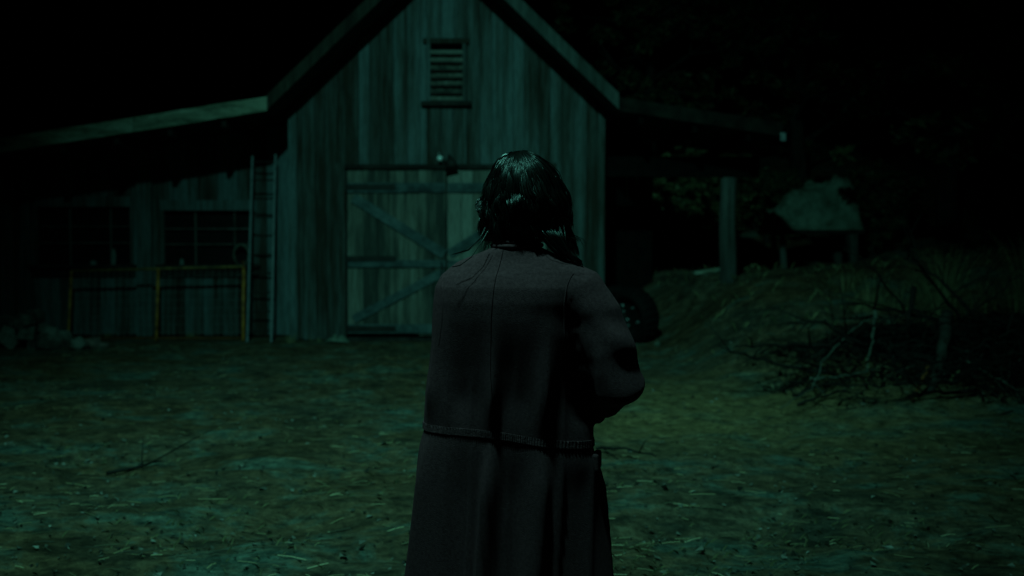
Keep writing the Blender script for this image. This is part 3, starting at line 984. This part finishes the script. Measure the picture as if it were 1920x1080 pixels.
# ------------------------------------------------------------------ branches and brush pile
def branch(pts, r0, seed, twigs=6, wob=.03, mat='twig'):
    r2 = random.Random(seed)
    m_ = MB()
    P = []
    for a, b in zip(pts, pts[1:]):
        a, b = Vector(a), Vector(b)
        for k in range(5): P.append(a.lerp(b, k / 5) + Vector((r2.uniform(-wob, wob), r2.uniform(-wob, wob), r2.uniform(-wob, wob))))
    P.append(Vector(pts[-1]))
    n = len(P)
    m_.tube(P, [r0 * (1 - .75 * k / n) for k in range(n)], 7, .5)
    for _ in range(twigs):
        k = r2.randrange(1, n - 1)
        d = (P[k + 1] - P[k]).normalized() + Vector((r2.uniform(-1, 1), r2.uniform(-1, 1), r2.uniform(-.6, 1))) * .9
        L = r2.uniform(.12, .4)
        q = P[k] + d.normalized() * L
        q2 = q + (d + Vector((r2.uniform(-.5, .5), r2.uniform(-.5, .5), r2.uniform(-.5, .5)))).normalized() * L * .6
        m_.tube([P[k], q, q2], [r0 * .4, r0 * .25, r0 * .1], 5, .5)
    return m_


def bpix(lst): return [at(*q) for q in lst]


BR = [([(1640, 592, 10.6), (1600, 615, 10.2), (1542, 680, 9.6), (1522, 730, 9.2), (1462, 765, 8.9)], .013, 'twig', 'long pale bent branch reaching from the grass down to the dirt'),
      ([(1640, 585, 10.4), (1636, 640, 10.2), (1624, 700, 9.9)], .018, 'twig', 'pale stick standing almost upright in the brush pile'),
      ([(1608, 737, 9.6), (1690, 737, 9.6)], .013, 'twig', 'short pale stick lying level in front of the brush pile'),
      ([(1712, 540, 10.6), (1704, 600, 10.4), (1700, 640, 10.2)], .030, 'darktwig', 'short black stick poking up against the grass'),
      ([(1775, 590, 10.2), (1765, 670, 9.8), (1745, 740, 9.3), (1722, 790, 8.9)], .065, 'bark', 'thick dark limb leaning at the front of the brush pile'),
      ([(1738, 690, 9.4), (1710, 750, 9.0)], .02, 'rust', 'short reddish stick beside the thick leaning limb'),
      ([(1800, 670, 9.8), (1840, 690, 9.6), (1900, 728, 9.2), (1960, 752, 9.0)], .013, 'twig', 'pale thin branch sloping down at the right edge'),
      ([(1520, 712, 9.8), (1580, 706, 9.8), (1640, 692, 9.9)], .014, 'twig', 'thin pale twig crossing behind the long bent branch'),
      ([(1660, 805, 8.8), (1780, 800, 8.7), (1900, 770, 8.7)], .024, 'darktwig', 'long black branch lying low along the front of the pile'),
      ([(1770, 820, 8.5), (1776, 868, 8.2)], .022, 'darktwig', 'dark stake upright in the dirt in front of the pile')]
for i, (pp, r0, mt, lb) in enumerate(BR):
    o = branch(bpix(pp), r0, 100 + i, (3 if len(pp) > 3 else 0) if mt != 'bark' else 1, .012).build('dead_branch', M[mt], smooth=True)
    tag(o, lb, 'branch', 'branches of the brush pile')
r2 = random.Random(5)
for i in range(36):
    px = r2.uniform(1470, 2020); Y = r2.uniform(9.0, 11.5)
    x = (px - 960) / FPX * Y
    pile = .55 * sm(2.3, 3.6, x) * (1 - abs(Y - 10.3) / 2.2)
    z0 = ghn(x, Y) + r2.uniform(0, pile + .03)
    a = r2.choice((0, math.pi)) + r2.gauss(0, .5); L = r2.uniform(.5, 1.4)
    d = Vector((math.cos(a), math.sin(a) * .6, r2.uniform(-.25, .35) if i % 7 else r2.uniform(.6, 1.0))) * L
    p1 = Vector((x, Y, z0)); p2 = p1 + d
    p2.z = max(p2.z, ghn(p2.x, p2.y))
    mid = p1.lerp(p2, .5) + Vector((0, 0, r2.uniform(-.05, .15)))
    dark = True
    o = branch([p1, mid, p2], r2.uniform(.008, .026), 200 + i, 5, .02).build('brush_branch', M['darktwig' if dark else 'twig'], smooth=True)
    if dark: tag(o, 'dark dead branch tangled in the brush pile on the right', 'branch', 'dark tangled branches of the brush pile')
# litter of leaves and twigs under the pile: nobody could count it
m_ = MB(); r2 = random.Random(9)
for _ in range(11000):
    Y = r2.uniform(9.0, 12.0); x = r2.uniform(2.5, 6.2)
    if x < 2.4 or r2.random() > sm(2.5, 3.9, x + .8 * noise.noise(Vector((x, Y * 1.5, 2)))) * sm(8.9, 9.7, Y + .5 * noise.noise(Vector((x * 1.5, Y, 6)))): continue
    pile = .5 * sm(2.4, 3.8, x) * max(0, 1 - abs(Y - 10.4) / 1.5)
    q = Vector((x, Y, ghn(x, Y) + r2.random() * pile))
    a = Vector((r2.uniform(-1, 1), r2.uniform(-1, 1), r2.uniform(-.5, .5))).normalized()
    b = a.cross(Vector((r2.random(), r2.random(), 1))).normalized(); s = r2.uniform(.02, .07)
    if r2.random() < .5: m_.add([q - a * s, q + b * s * .4, q + a * s, q - b * s * .4], [(0, 1, 2, 3)], r2.random() ** 2 * .7)
    else: m_.tube([q - a * s * 3, q + a * s * 3], .004, 3, r2.random() ** 2 * .8)
tag(m_.build('brush_litter', M['litter']), 'dead leaves and twigs filling the brush pile', 'litter', kind='stuff')

# two sticks in the yard
a = Vector((at(1118, 852, 7.2).x, 7.2, 0)); b = Vector((at(1225, 880, 7.0).x, 6.85, 0))
a.z = ghn(a.x, a.y) + .03; b.z = ghn(b.x, b.y) + .03
tag(branch([a, a.lerp(b, .5) + Vector((0, 0, .02)), b], .012, 300, 2, .01).build('stick', M['darktwig']), 'crooked dark stick on the dirt right of the woman', 'stick')
a = Vector(((195 - 960) / FPX * 6.65, 6.65, 0)); b = Vector(((300 - 960) / FPX * 6.95, 6.95, 0))
a.z = ghn(a.x, a.y) + .02; b.z = ghn(b.x, b.y) + .02
tag(branch([a, b], .014, 301, 2, .01).build('stick', M['darktwig']), 'dark stick on the dirt at the lower left', 'stick')

# ------------------------------------------------------------------ straw, chips
m_ = MB(); r2 = random.Random(11)
for _ in range(4200):
    y = 4.2 + 12 * r2.random() ** 1.25; x = r2.uniform(-.52, .52) * y * 1.05
    if -9 < x < 1.4 and y > 16: continue
    dens = noise.noise(Vector((x * .8, y * .8, 4)))
    if dens < r2.uniform(-.5, .25): continue
    z = ghn(x, y) + r2.uniform(.001, .012)
    a = r2.gauss(.1, .5) if r2.random() < .75 else r2.uniform(0, 3.14)
    L = r2.uniform(.012, .055) * (1.7 if r2.random() < .10 else 1)
    d = Vector((math.cos(a), math.sin(a), r2.uniform(-.12, .12))) * L
    m_.tube([Vector((x, y, z)) - d, Vector((x, y, z)) + Vector((0, 0, r2.uniform(0, .006))), Vector((x, y, z)) + d], r2.uniform(.0012, .0028), 3, r2.random() ** 2.2)
tag(m_.build('straw', M['straw']), 'scattered straw and dry stems over the yard dirt', 'straw', kind='stuff')
m_ = MB()
for _ in range(3800):
    y = 4.2 + 13 * r2.random() ** 1.3; x = r2.uniform(-.55, .55) * y
    if -9 < x < 1.4 and y > 16: continue
    s = r2.uniform(.006, .022) * (1.6 if r2.random() < .04 else 1)
    q = Vector((x, y, ghn(x, y) + s * .3))
    t_ = [Vector((r2.uniform(-1, 1), r2.uniform(-1, 1), r2.uniform(-.2, .9))) * s for _ in range(5)]
    m_.add([q + v for v in t_], [(0, 1, 2), (0, 2, 3), (0, 3, 4), (1, 2, 4), (1, 3, 4), (2, 3, 4)], r2.random() ** 1.9)
tag(m_.build('gravel', M['chip']), 'clods, chips and small pebbles over the yard dirt', 'gravel', kind='stuff')
m_ = MB()
for _ in range(1700):
    y = r2.uniform(9.5, 20); x = 2.0 + r2.random() * 7
    if r2.random() > sm(2.2, 3.4, x) * (.3 + .9 * max(0, noise.noise(Vector((x, y, 7))) + .4)): continue
    b = Vector((x, y, ghn(x, y) - .01)); a = r2.uniform(0, 6.28); h_ = r2.uniform(.04, .16)
    d = Vector((math.cos(a), math.sin(a), 0)); sd = Vector((-d.y, d.x, 0)) * .004
    m_.add([b - sd, b + sd, b + d * h_ * .3 + Vector((0, 0, h_ * .7)) + sd * .6, b + d * h_ * .8 + Vector((0, 0, h_))], [(0, 1, 2), (0, 2, 3)], r2.random() * .7)
for _ in range(9000):
    y = 4.4 + 11.5 * r2.random() ** 1.3; x = r2.uniform(-.55, .5) * y
    if noise.noise(Vector((x * .9, y * .9, 12))) < r2.uniform(-.1, .5): continue
    b = Vector((x, y, ghn(x, y) - .004)); a = r2.uniform(0, 6.28); h_ = r2.uniform(.012, .045)
    d = Vector((math.cos(a), math.sin(a), 0)); sd = Vector((-d.y, d.x, 0)) * .0025
    m_.add([b - sd, b + sd, b + d * h_ * .5 + Vector((0, 0, h_ * .6)) + sd * .6, b + d * h_ * 1.2 + Vector((0, 0, h_ * .8))], [(0, 1, 2), (0, 2, 3)], r2.random() * .7)
tag(m_.build('short_grass', M['grass']), 'short patchy grass on the bank', 'grass', kind='stuff')

# ------------------------------------------------------------------ the woman
PX, PY = 0.0, 3.0
PR = R(-11)
person = thing('person', (PX, PY, 0), 'person in a dark plum wool coat with black shoulder-length hair, seen from behind', 'person')


def remesh(mb, name, mat, vox, smooth_it=4, parent=None, fn=None):
    me = mb.mesh(name + '_raw')
    o = bpy.data.objects.new(name, me); C.objects.link(o)
    md = o.modifiers.new('r', 'REMESH'); md.mode = 'VOXEL'; md.voxel_size = vox
    if smooth_it:
        s = o.modifiers.new('s', 'SMOOTH'); s.iterations = smooth_it; s.factor = .5
    dg = bpy.context.evaluated_depsgraph_get()
    me2 = bpy.data.meshes.new_from_object(o.evaluated_get(dg))
    o.modifiers.clear(); o.data = me2
    bpy.data.meshes.remove(me)
    if fn:
        me2.update()
        nrm = [v.normal.copy() for v in me2.vertices]
        for v, n_ in zip(me2.vertices, nrm): v.co = fn(v.co.copy(), n_)
    me2.materials.clear(); me2.materials.append(mat)
    me2.polygons.foreach_set('use_smooth', [True] * len(me2.polygons))
    me2.update()
    o.parent = parent
    return o


# local person space: x right, y forward (away from the camera), z up
HX, HY = 0.026, 0.052      # head centre
b = MB()
# head
b.ball((HX, HY, 1.575), .075, .092, .095, 24, 18)
b.ball((HX, HY + .03, 1.525), .055, .062, .065, 20, 14)
b.ball((HX, HY + .098, 1.545), .011, .016, .018, 10, 8)     # nose
b.tube([(HX, HY + .09, 1.575), (HX, HY + .105, 1.55)], [.007, .011], 8)
b.ball((HX, HY + .088, 1.510), .022, .008, .006, 10, 8)     # mouth
for s in (-1, 1): b.ball((HX + s * .076, HY + .0, 1.56), .010, .020, .030, 10, 8)   # ears
b.tube([(HX, HY - .005, 1.50), (.01, .005, 1.44), (.0, -.005, 1.37)], [.052, .054, .07], 16)
# torso, hips
b.loft([(.86, 0, 0, .14, .085), (.95, 0, 0, .15, .088), (1.05, 0, 0, .125, .085), (1.2, 0, 0, .145, .095), (1.3, 0, 0, .160, .09), (1.36, 0, 0, .11, .07), (1.40, 0, 0, .07, .06)], 24)
for s in (-1, 1):
    b.tube([(s * .085, .0, .92), (s * .09, .01 + s * .025, .50), (s * .09, -.03 + s * .09, .10)], [.080, .058, .042], 14)
    b.tube([(s * .09, -.04 + s * .09, .05), (s * .09, .05 + s * .09, .045), (s * .095, .15 + s * .09, .035)], [.042, .042, .03], 10)
# arms and hands
R_SH, R_EL, R_WR = Vector((.160, -.005, 1.300)), Vector((.29, -.03, 1.045)), Vector((.10, .25, 1.09))
L_SH, L_EL, L_WR = Vector((-.145, .005, 1.29)), Vector((-.170, .10, 1.03)), Vector((-.03, .27, 1.10))
for sh, el, wr in ((R_SH, R_EL, R_WR), (L_SH, L_EL, L_WR)):
    b.tube([sh, sh.lerp(el, .5), el, el.lerp(wr, .5), wr], [.055, .045, .038, .034, .025], 12)
    d = (wr - el).normalized(); up = Vector((0, 0, 1)); sd = d.cross(up).normalized(); u2 = sd.cross(d)
    pc = wr + d * .045
    b.tube([wr, pc, wr + d * .085], [.026, .036, .034], 12)
    inw = -sd if wr is R_WR else sd
    inw = Vector((-1, 0, 0)) if wr is R_WR else Vector((1, 0, 0))
    for k, L in enumerate((.066, .076, .072, .056)):
        o0 = wr + d * .08 + u2 * (.028 - .019 * k)
        f1 = o0 + (d * .9 + inw * .2).normalized() * L * .45
        f2 = f1 + (d * .2 + inw * .9).normalized() * L * .35
        f3 = f2 + (-d * .6 + inw * .7).normalized() * L * .28
        b.tube([o0, f1, f2, f3], [.0095, .009, .008, .0065], 8)
    t0 = wr + d * .03 + u2 * .03
    t1 = t0 + (d * .6 + u2 * .9).normalized() * .035; t2 = t1 + (d * .9 + inw * .4).normalized() * .03
    b.tube([t0, t1, t2], [.013, .011, .008], 8)
body = remesh(b, 'body', M['skin'], .006, 2, person)
for s in (-1, 1):
    e_ = MB(); e_.ball((HX + s * .031, HY + .083, 1.572), .012, .010, .010, 12, 8)
    o = e_.build('eye', M['glass'], None, smooth=True); o.parent = person

# jacket
def ridges(dr, a, z):
    w1 = 1.0 * noise.noise(Vector((a * 1.3, z * .8, 5)))
    r_ = (1 - abs(math.sin(dr * 3.1 + .55 + w1 * .6))) ** 1.6
    r_ += .45 * (1 - abs(math.sin(dr * 7.3 + 1 + 2 * w1))) ** 2 * (.5 + noise.noise(Vector((a * 3, z * 2, 8))))
    return .032 * (r_ - .42)


def tilt(a):
    return -.020 * math.sin(a - .1) + .006 * math.sin(2 * a + 1)


def jfold(co, n_):
    x, y, z = co
    a = math.atan2(x - .0, -(y - .0))      # 0 at the back, + to the right
    if z < 1.34 and abs(x) < .262:
        k = sm(1.30, .95, z)
        k2 = k * (.3 + .7 * k)
        dr = a + (1.2 - z) * .35
        d = k2 * ridges(dr, a, z)
        d += .0045 * noise.noise(Vector((x * 9, y * 7, z * 1.6)))
        d += .0022 * noise.noise(Vector((x * 18, y * 10, z * 7)))
        d -= .004 * math.exp(-((z - 1.24 + .15 * x) / .035) ** 2) * sm(.1, 1.2, a)
        d *= .10 + .90 * sm(.87, 1.02, z)
        co = co + n_ * d * (1 if z < .90 else sm(.262, .235, abs(x)))
        co.z += tilt(a) * sm(1.02, .89, z) * (1 if z < .90 else sm(.27, .245, abs(x)))
    if x > .18 and z > .92:
        sx = sm(.18, .23, x)
        f1 = math.sin((z + x * .55) * 44 + 5 * noise.noise(Vector((x * 4, y * 4, z * 3))))
        am = max(0, noise.noise(Vector((x * 5 + 3, y * 4, z * 5 + 1))) + .35)
        d = .012 * f1 * am + .007 * noise.noise(Vector((x * 12, y * 8, z * 13)))
        co = co + n_ * d * sx * sm(.915, .96, z)
    return co


j = MB()
j.loft([(.868, -.012, .0, .243, .119), (.885, -.012, .0, .246, .120), (.93, -.012, .0, .243, .123), (1.00, -.012, .0, .236, .127), (1.08, -.008, .0, .230, .131), (1.15, -.008, -.001, .224, .135),
        (1.21, -.006, -.003, .222, .137), (1.26, -.004, -.006, .220, .134), (1.30, -.002, -.009, .216, .124), (1.33, .0, -.007, .203, .108), (1.352, .004, -.004, .186, .092), (1.372, .008, -.002, .164, .079), (1.388, .011, .0, .128, .072), (1.403, .013, .0, .090, .068), (1.414, .014, .002, .068, .062)], 48)
# right sleeve
j.tube([Vector((.140, -.012, 1.314)), Vector((.190, -.015, 1.286)), Vector((.240, -.020, 1.215)), Vector((.272, -.030, 1.12)), Vector((.292, -.025, 1.04)), Vector((.268, .03, 1.015)), Vector((.20, .13, 1.04)), R_WR + Vector((.02, -.03, 0))],
       [.070, .078, .078, .080, .090, .088, .072, .052], 20)
j.tube([Vector((-.125, -.005, 1.308)), Vector((-.160, .005, 1.28)), Vector((-.170, .035, 1.2)), Vector((-.172, .07, 1.1)), Vector((-.17, .11, 1.03)), Vector((-.11, .19, 1.06)), L_WR + Vector((-.01, -.03, 0))],
       [.066, .068, .068, .068, .068, .06, .05], 20)
coat = remesh(j, 'coat', M['wool'], .0065, 3, person, jfold)
# skirt of the coat below the band
s_ = MB()
rings = []
for k in range(26):
    z = .885 - k * .0195
    u = k / 25
    rings.append((z, -.012 - .004 * u, 0, .2375 + .007 * sm(0, .15, u) + .043 * u, .1135 + .0035 * sm(.02, .3, u) + .001 * u))
s_.loft(rings, 220)


def sfold(v):
    x, y, z = v
    a = math.atan2(x, -y); u = (.885 - z) / .49
    k = .10 + .90 * sm(0, .35, u)
    dr = a + (.32 + .5 * u) * .35
    d = 1.15 * k * ridges(dr, a, z) - .002 * (1 - sm(0, .10, u))
    l = math.hypot(x, y)
    return (x + x / l * d, y + y / l * d, z + tilt(a) * sm(.70, .86, z))


s_.v = [sfold(v) for v in s_.v]
s_.f = s_.f[:-2]; s_.r = s_.r[:-2]; s_.mi = s_.mi[:-2]
sk = s_.build('coat_skirt', M['wool'], None, smooth=True); sk.parent = person
sk.modifiers.new('thick', 'SOLIDIFY').thickness = .006

# seams and band laid on the coat surface
dgm = coat.data
bvh = BVHTree.FromPolygons([v.co for v in dgm.vertices], [tuple(p_.vertices) for p_ in dgm.polygons])


def on_back(x, z, off=.001, y0=-.6):
    h, n_, i, d = bvh.ray_cast(Vector((x, y0, z)), Vector((0, 1, 0)))
    return None if h is None else h + n_ * off


def seam(pts, r_, name, mat, smooth=True, parent=coat):
    m_ = MB(); q = [p_ for p_ in pts if p_ is not None]
    m_.tube(q, r_, 6)
    o = m_.build(name, mat, None, smooth=smooth); o.parent = parent
    return o


def lp(tab, u):
    f_ = u * (len(tab) - 1); i = min(int(f_), len(tab) - 2); t = f_ - i
    return [a + (b - a) * t for a, b in zip(tab[i], tab[i + 1])]


tab = [(-.012, 1.405), (-.022, 1.33), (-.030, 1.22), (-.032, 1.08), (-.022, .93), (-.015, .89)]
seam([on_back(*lp(tab, k / 60)) for k in range(61)], .0009, 'back_seam', M['woolseam'])
tab = [(.184, 1.340), (.178, 1.330), (.170, 1.31), (.164, 1.26), (.163, 1.20), (.166, 1.165)]
seam([on_back(*lp(tab, k / 40), off=.0) for k in range(41)], .0022, 'armhole_seam', M['wool'])
tab = [(-.188, 1.33), (-.176, 1.28), (-.178, 1.22), (-.19, 1.14)]
seam([on_back(*lp(tab, k / 40), off=.0) for k in range(41)], .0015, 'armhole_seam', M['wool'])
# collar
m_ = MB()
for zz, ex, rr_ in ((1.418, .070, .0065), (1.430, .064, .006)):
    pts = [(.014 + (ex) * math.cos(t_ * 2 * math.pi / 40), .002 + (ex - .004) * math.sin(t_ * 2 * math.pi / 40), zz + .004 * math.sin(t_ * 2 * math.pi / 40)) for t_ in range(41)]
    m_.tube(pts, rr_, 8)
o = m_.build('collar', M['wool'], None, smooth=True); o.parent = coat
# gathered band around the waist: ring strip following the coat's surface, with gather ridges
m_ = MB(); nn = 520
vs = []
for i in range(nn):
    a = 2 * math.pi * i / nn
    c, s = math.sin(a), -math.cos(a)
    zc = .888 + tilt(a)
    hitd = None
    o_ = Vector((-.012 + c * .6, s * .6, zc))
    h, n_, idx, d = bvh.ray_cast(o_, Vector((-c, -s, 0)))
    if h is None: h = Vector((c * .25, s * .165, zc))
    out = Vector((c, s, 0))
    rid = .0016 * math.sin(i * 1.9 + 2 * noise.noise(Vector((i * .1, 0, 0)))) + .0012 * noise.noise(Vector((i * .4, 3, 0)))
    for dz, do in ((.0105, -.004), (.0100, .0016), (.004, .0016 + rid), (-.0100, .0018 + rid), (-.0105, -.006)):
        vs.append(h + out * do + Vector((0, 0, dz)))
fs = []
for i in range(nn):
    i2 = (i + 1) % nn
    for q in range(4): fs.append((i * 5 + q, i2 * 5 + q, i2 * 5 + q + 1, i * 5 + q + 1))
m_.add(vs, fs, .5)
o = m_.build('waist_band', M['woolband'], None, smooth=False); o.parent = coat
m_ = MB(); m_.box(.232, .252, -.03, .05, .785, .835); o = m_.build('pocket_flap', M['wool'], None, bevel=.006); o.parent = coat
for s in (-1, 1):
    m_ = MB(); y0 = s * .09
    m_.tube([(s * .09, -.03 + y0, .40), (s * .09, -.03 + y0, .2), (s * .09, -.03 + y0, .08)], [.062, .055, .052], 14)
    m_.tube([(s * .09, -.07 + y0, .045), (s * .09, 0 + y0, .05), (s * .095, .09 + y0, .04), (s * .097, .165 + y0, .03)], [.042, .05, .045, .03], 14)
    o = remesh(m_, 'boot', M['boot'], .006, 2, person)

M['hair'].node_tree.nodes['Principled BSDF'].inputs['Coat Weight'].default_value = 0.4
M['hair'].node_tree.nodes['Principled BSDF'].inputs['Coat Roughness'].default_value = 0.3
# hair
r2 = random.Random(21)
hm = MB()
hc = Vector((HX, HY - .004, 1.560))


def hair_pt(az, u, lift, tail, seedv, drop):
    """az: azimuth (0 = back of head), u 0..1 along strand"""
    top = 1.675 - hc.z
    # first 55%: over the skull; the rest: falling
    if u < .5:
        th = (u / .5) * R(92)
    else:
        th = R(92)
    ax, ay = .096 + lift, .104 + lift
    rr = math.sin(th)
    z = hc.z + math.cos(th) * (top + lift)
    if u >= .5:
        v = (u - .5) / .5
        z = hc.z - v * drop
        rr = 1.0 + .06 * sm(0, .7, v) - .10 * v * v * (0 if tail > .5 else 1)
    bl = .014 * sm(.30, .62, u)
    ax += bl; ay += bl * .4
    x = hc.x + math.sin(az) * ax * rr
    y = hc.y - math.cos(az) * ay * rr
    return Vector((x, y, z))


NG = 460
for gi in range(NG):
    gr = random.Random(gi * 31 + 5)
    az = -2.4 + 4.8 * (gi + gr.random()) / NG if gi % 2 else gr.uniform(-2.4, 2.4)
    layer = gr.random()
    lift = -.008 + .016 * layer + gr.uniform(-.003, .004)
    right = sm(.5, 1.5, az)
    drop = .134 - .050 * layer ** 3 + gr.uniform(-.022, .010) + (.035 * right if layer < .5 else 0)
    wave = gr.uniform(.003, .013); ph = gr.uniform(0, 6.28); fr_ = gr.uniform(7, 12)
    sweep = gr.uniform(-.30, .30); aw = gr.uniform(.03, .12)
    flip = gr.choice((0, 0, 0, 1, -1)) * gr.uniform(.004, .014)
    u00 = 0 if gr.random() < .6 else gr.uniform(.05, .3)
    wd = gr.uniform(.08, .24); tip_ = gr.uniform(.3, .9)
    for si in range(15):
        o1, o2 = gr.gauss(0, 1), gr.gauss(0, 1)
        K = 15; pts = []
        short = gr.uniform(.90, 1.0)
        u0 = max(0, u00 + gr.uniform(-.05, .05))
        for k in range(K):
            t = k / (K - 1) * short
            u = u0 + (1 - u0) * t
            gather = 1 - (1 - tip_) * sm(.45, 1, u)
            az2 = az * (.5 + .5 * min(1, u / .38)) + sweep * u * u + aw * math.sin(u * fr_ + ph) * u + o1 * wd * .35 * gather
            lf = lift + wave * math.sin(u * fr_ + ph + 1) * sm(.04, .45, u) + o2 * .0022
            q = hair_pt(az2, u, lf, right, 0, drop)
            q += Vector((math.sin(az2), -math.cos(az2), 0)) * flip * sm(.75, 1, u)
            if right > .6 and layer < .5: q += Vector((.034, 0, -.006)) * sm(.75, 1, u) * right
            q.x += -.010 * sm(.5, 0, u)
            nv_ = noise.noise_vector(Vector((q.x * 26 + layer * 3, q.y * 26, q.z * 17)))
            q += nv_ * (.0035 + .013 * sm(.3, .9, u))
            pts.append(q)
        r0 = gr.uniform(.0007, .0013)
        hm.tube(pts, [r0] * (K - 2) + [r0 * .7, r0 * .25], 3, min(1, max(0, layer * .6 + gr.uniform(0, .4))))
# inner mass so that the scalp does not show
cap = MB()
vs = []; nu, nv = 48, 20
for jx in range(nv + 1):
    for ix in range(nu):
        az = -2.5 + 5.0 * ix / (nu - 1)
        u = jx / nv
        q = hair_pt(az, u, -.013, 0, 0, .115)
        vs.append(q)
fs = [(jx * nu + ix, jx * nu + ix + 1, (jx + 1) * nu + ix + 1, (jx + 1) * nu + ix) for jx in range(nv) for ix in range(nu - 1)]
hm.add(vs, fs, .05)
# stray locks on the left shoulder
for (pp) in (([(-.060, -.075, 1.470), (-.072, -.100, 1.435), (-.098, -.122, 1.405), (-.145, -.125, 1.392)]), ([(-.050, -.080, 1.460), (-.066, -.105, 1.425), (-.088, -.128, 1.385), (-.118, -.142, 1.362), (-.140, -.142, 1.358)])):
    for k in range(4):
        o_ = Vector((r2.gauss(0, .0014), r2.gauss(0, .001), r2.gauss(0, .001)))
        P = []
        for a_, b_ in zip(pp, pp[1:]):
            for t_ in range(5): P.append(Vector(a_).lerp(Vector(b_), t_ / 5) + o_ * (1 - .1 * t_))
        P.append(Vector(pp[-1]) + o_)
        # rest on the cloth
        PP = []
        for q in P:
            h, n_, idx, d = bvh.ray_cast(Vector((q.x, q.y - .3, q.z)), Vector((0, 1, 0)))
            if h is not None and q.y > h.y - .003: q = Vector((q.x, h.y - .003, q.z))
            PP.append(q)
        hm.tube(PP, [.0009] * (len(PP) - 2) + [.0008, .0003], 3, r2.random())
# the lock that falls on the right shoulder
for k in range(150):
    o1, o2 = r2.gauss(0, 1), r2.gauss(0, 1)
    P = []
    for t_ in range(12):
        u = t_ / 11
        c = Vector((.086 + .058 * u + .056 * u * u, .030 - .07 * min(1, u * 2.5) + .01 * u, 1.50 - .125 * u))
        sp = .018 * (1 - u) ** .8 + .003
        P.append(c + Vector((o1 * sp, o2 * sp * .8, -.012 * abs(o1) * u)) + Vector((.004 * math.sin(u * 7 + o2), 0, 0)))
    hm.tube(P, [.001] * 10 + [.0007, .0003], 3, r2.random())
# wispy fly-aways at the left edge
for k in range(90):
    z0 = r2.uniform(1.44, 1.62); a = r2.uniform(1.2, 2.0) * (-1 if r2.random() < .75 else 1)
    p0_ = hair_pt(a, .5, .0, 0, 0, .1); p0_.z = z0
    P = [p0_ + Vector((math.copysign(1, a) * .03 * (t_ / 6) ** 1.5 * r2.uniform(.3, 1), 0, -.09 * t_ / 6 + .01 * math.sin(t_))) for t_ in range(7)]
    hm.tube(P, .0005, 3, r2.random())
hair = hm.build('hair', M['hair'], None, smooth=True); hair.parent = person
person.rotation_euler.z = PR
person.location = (PX, PY, ghn(PX, PY) * 0)
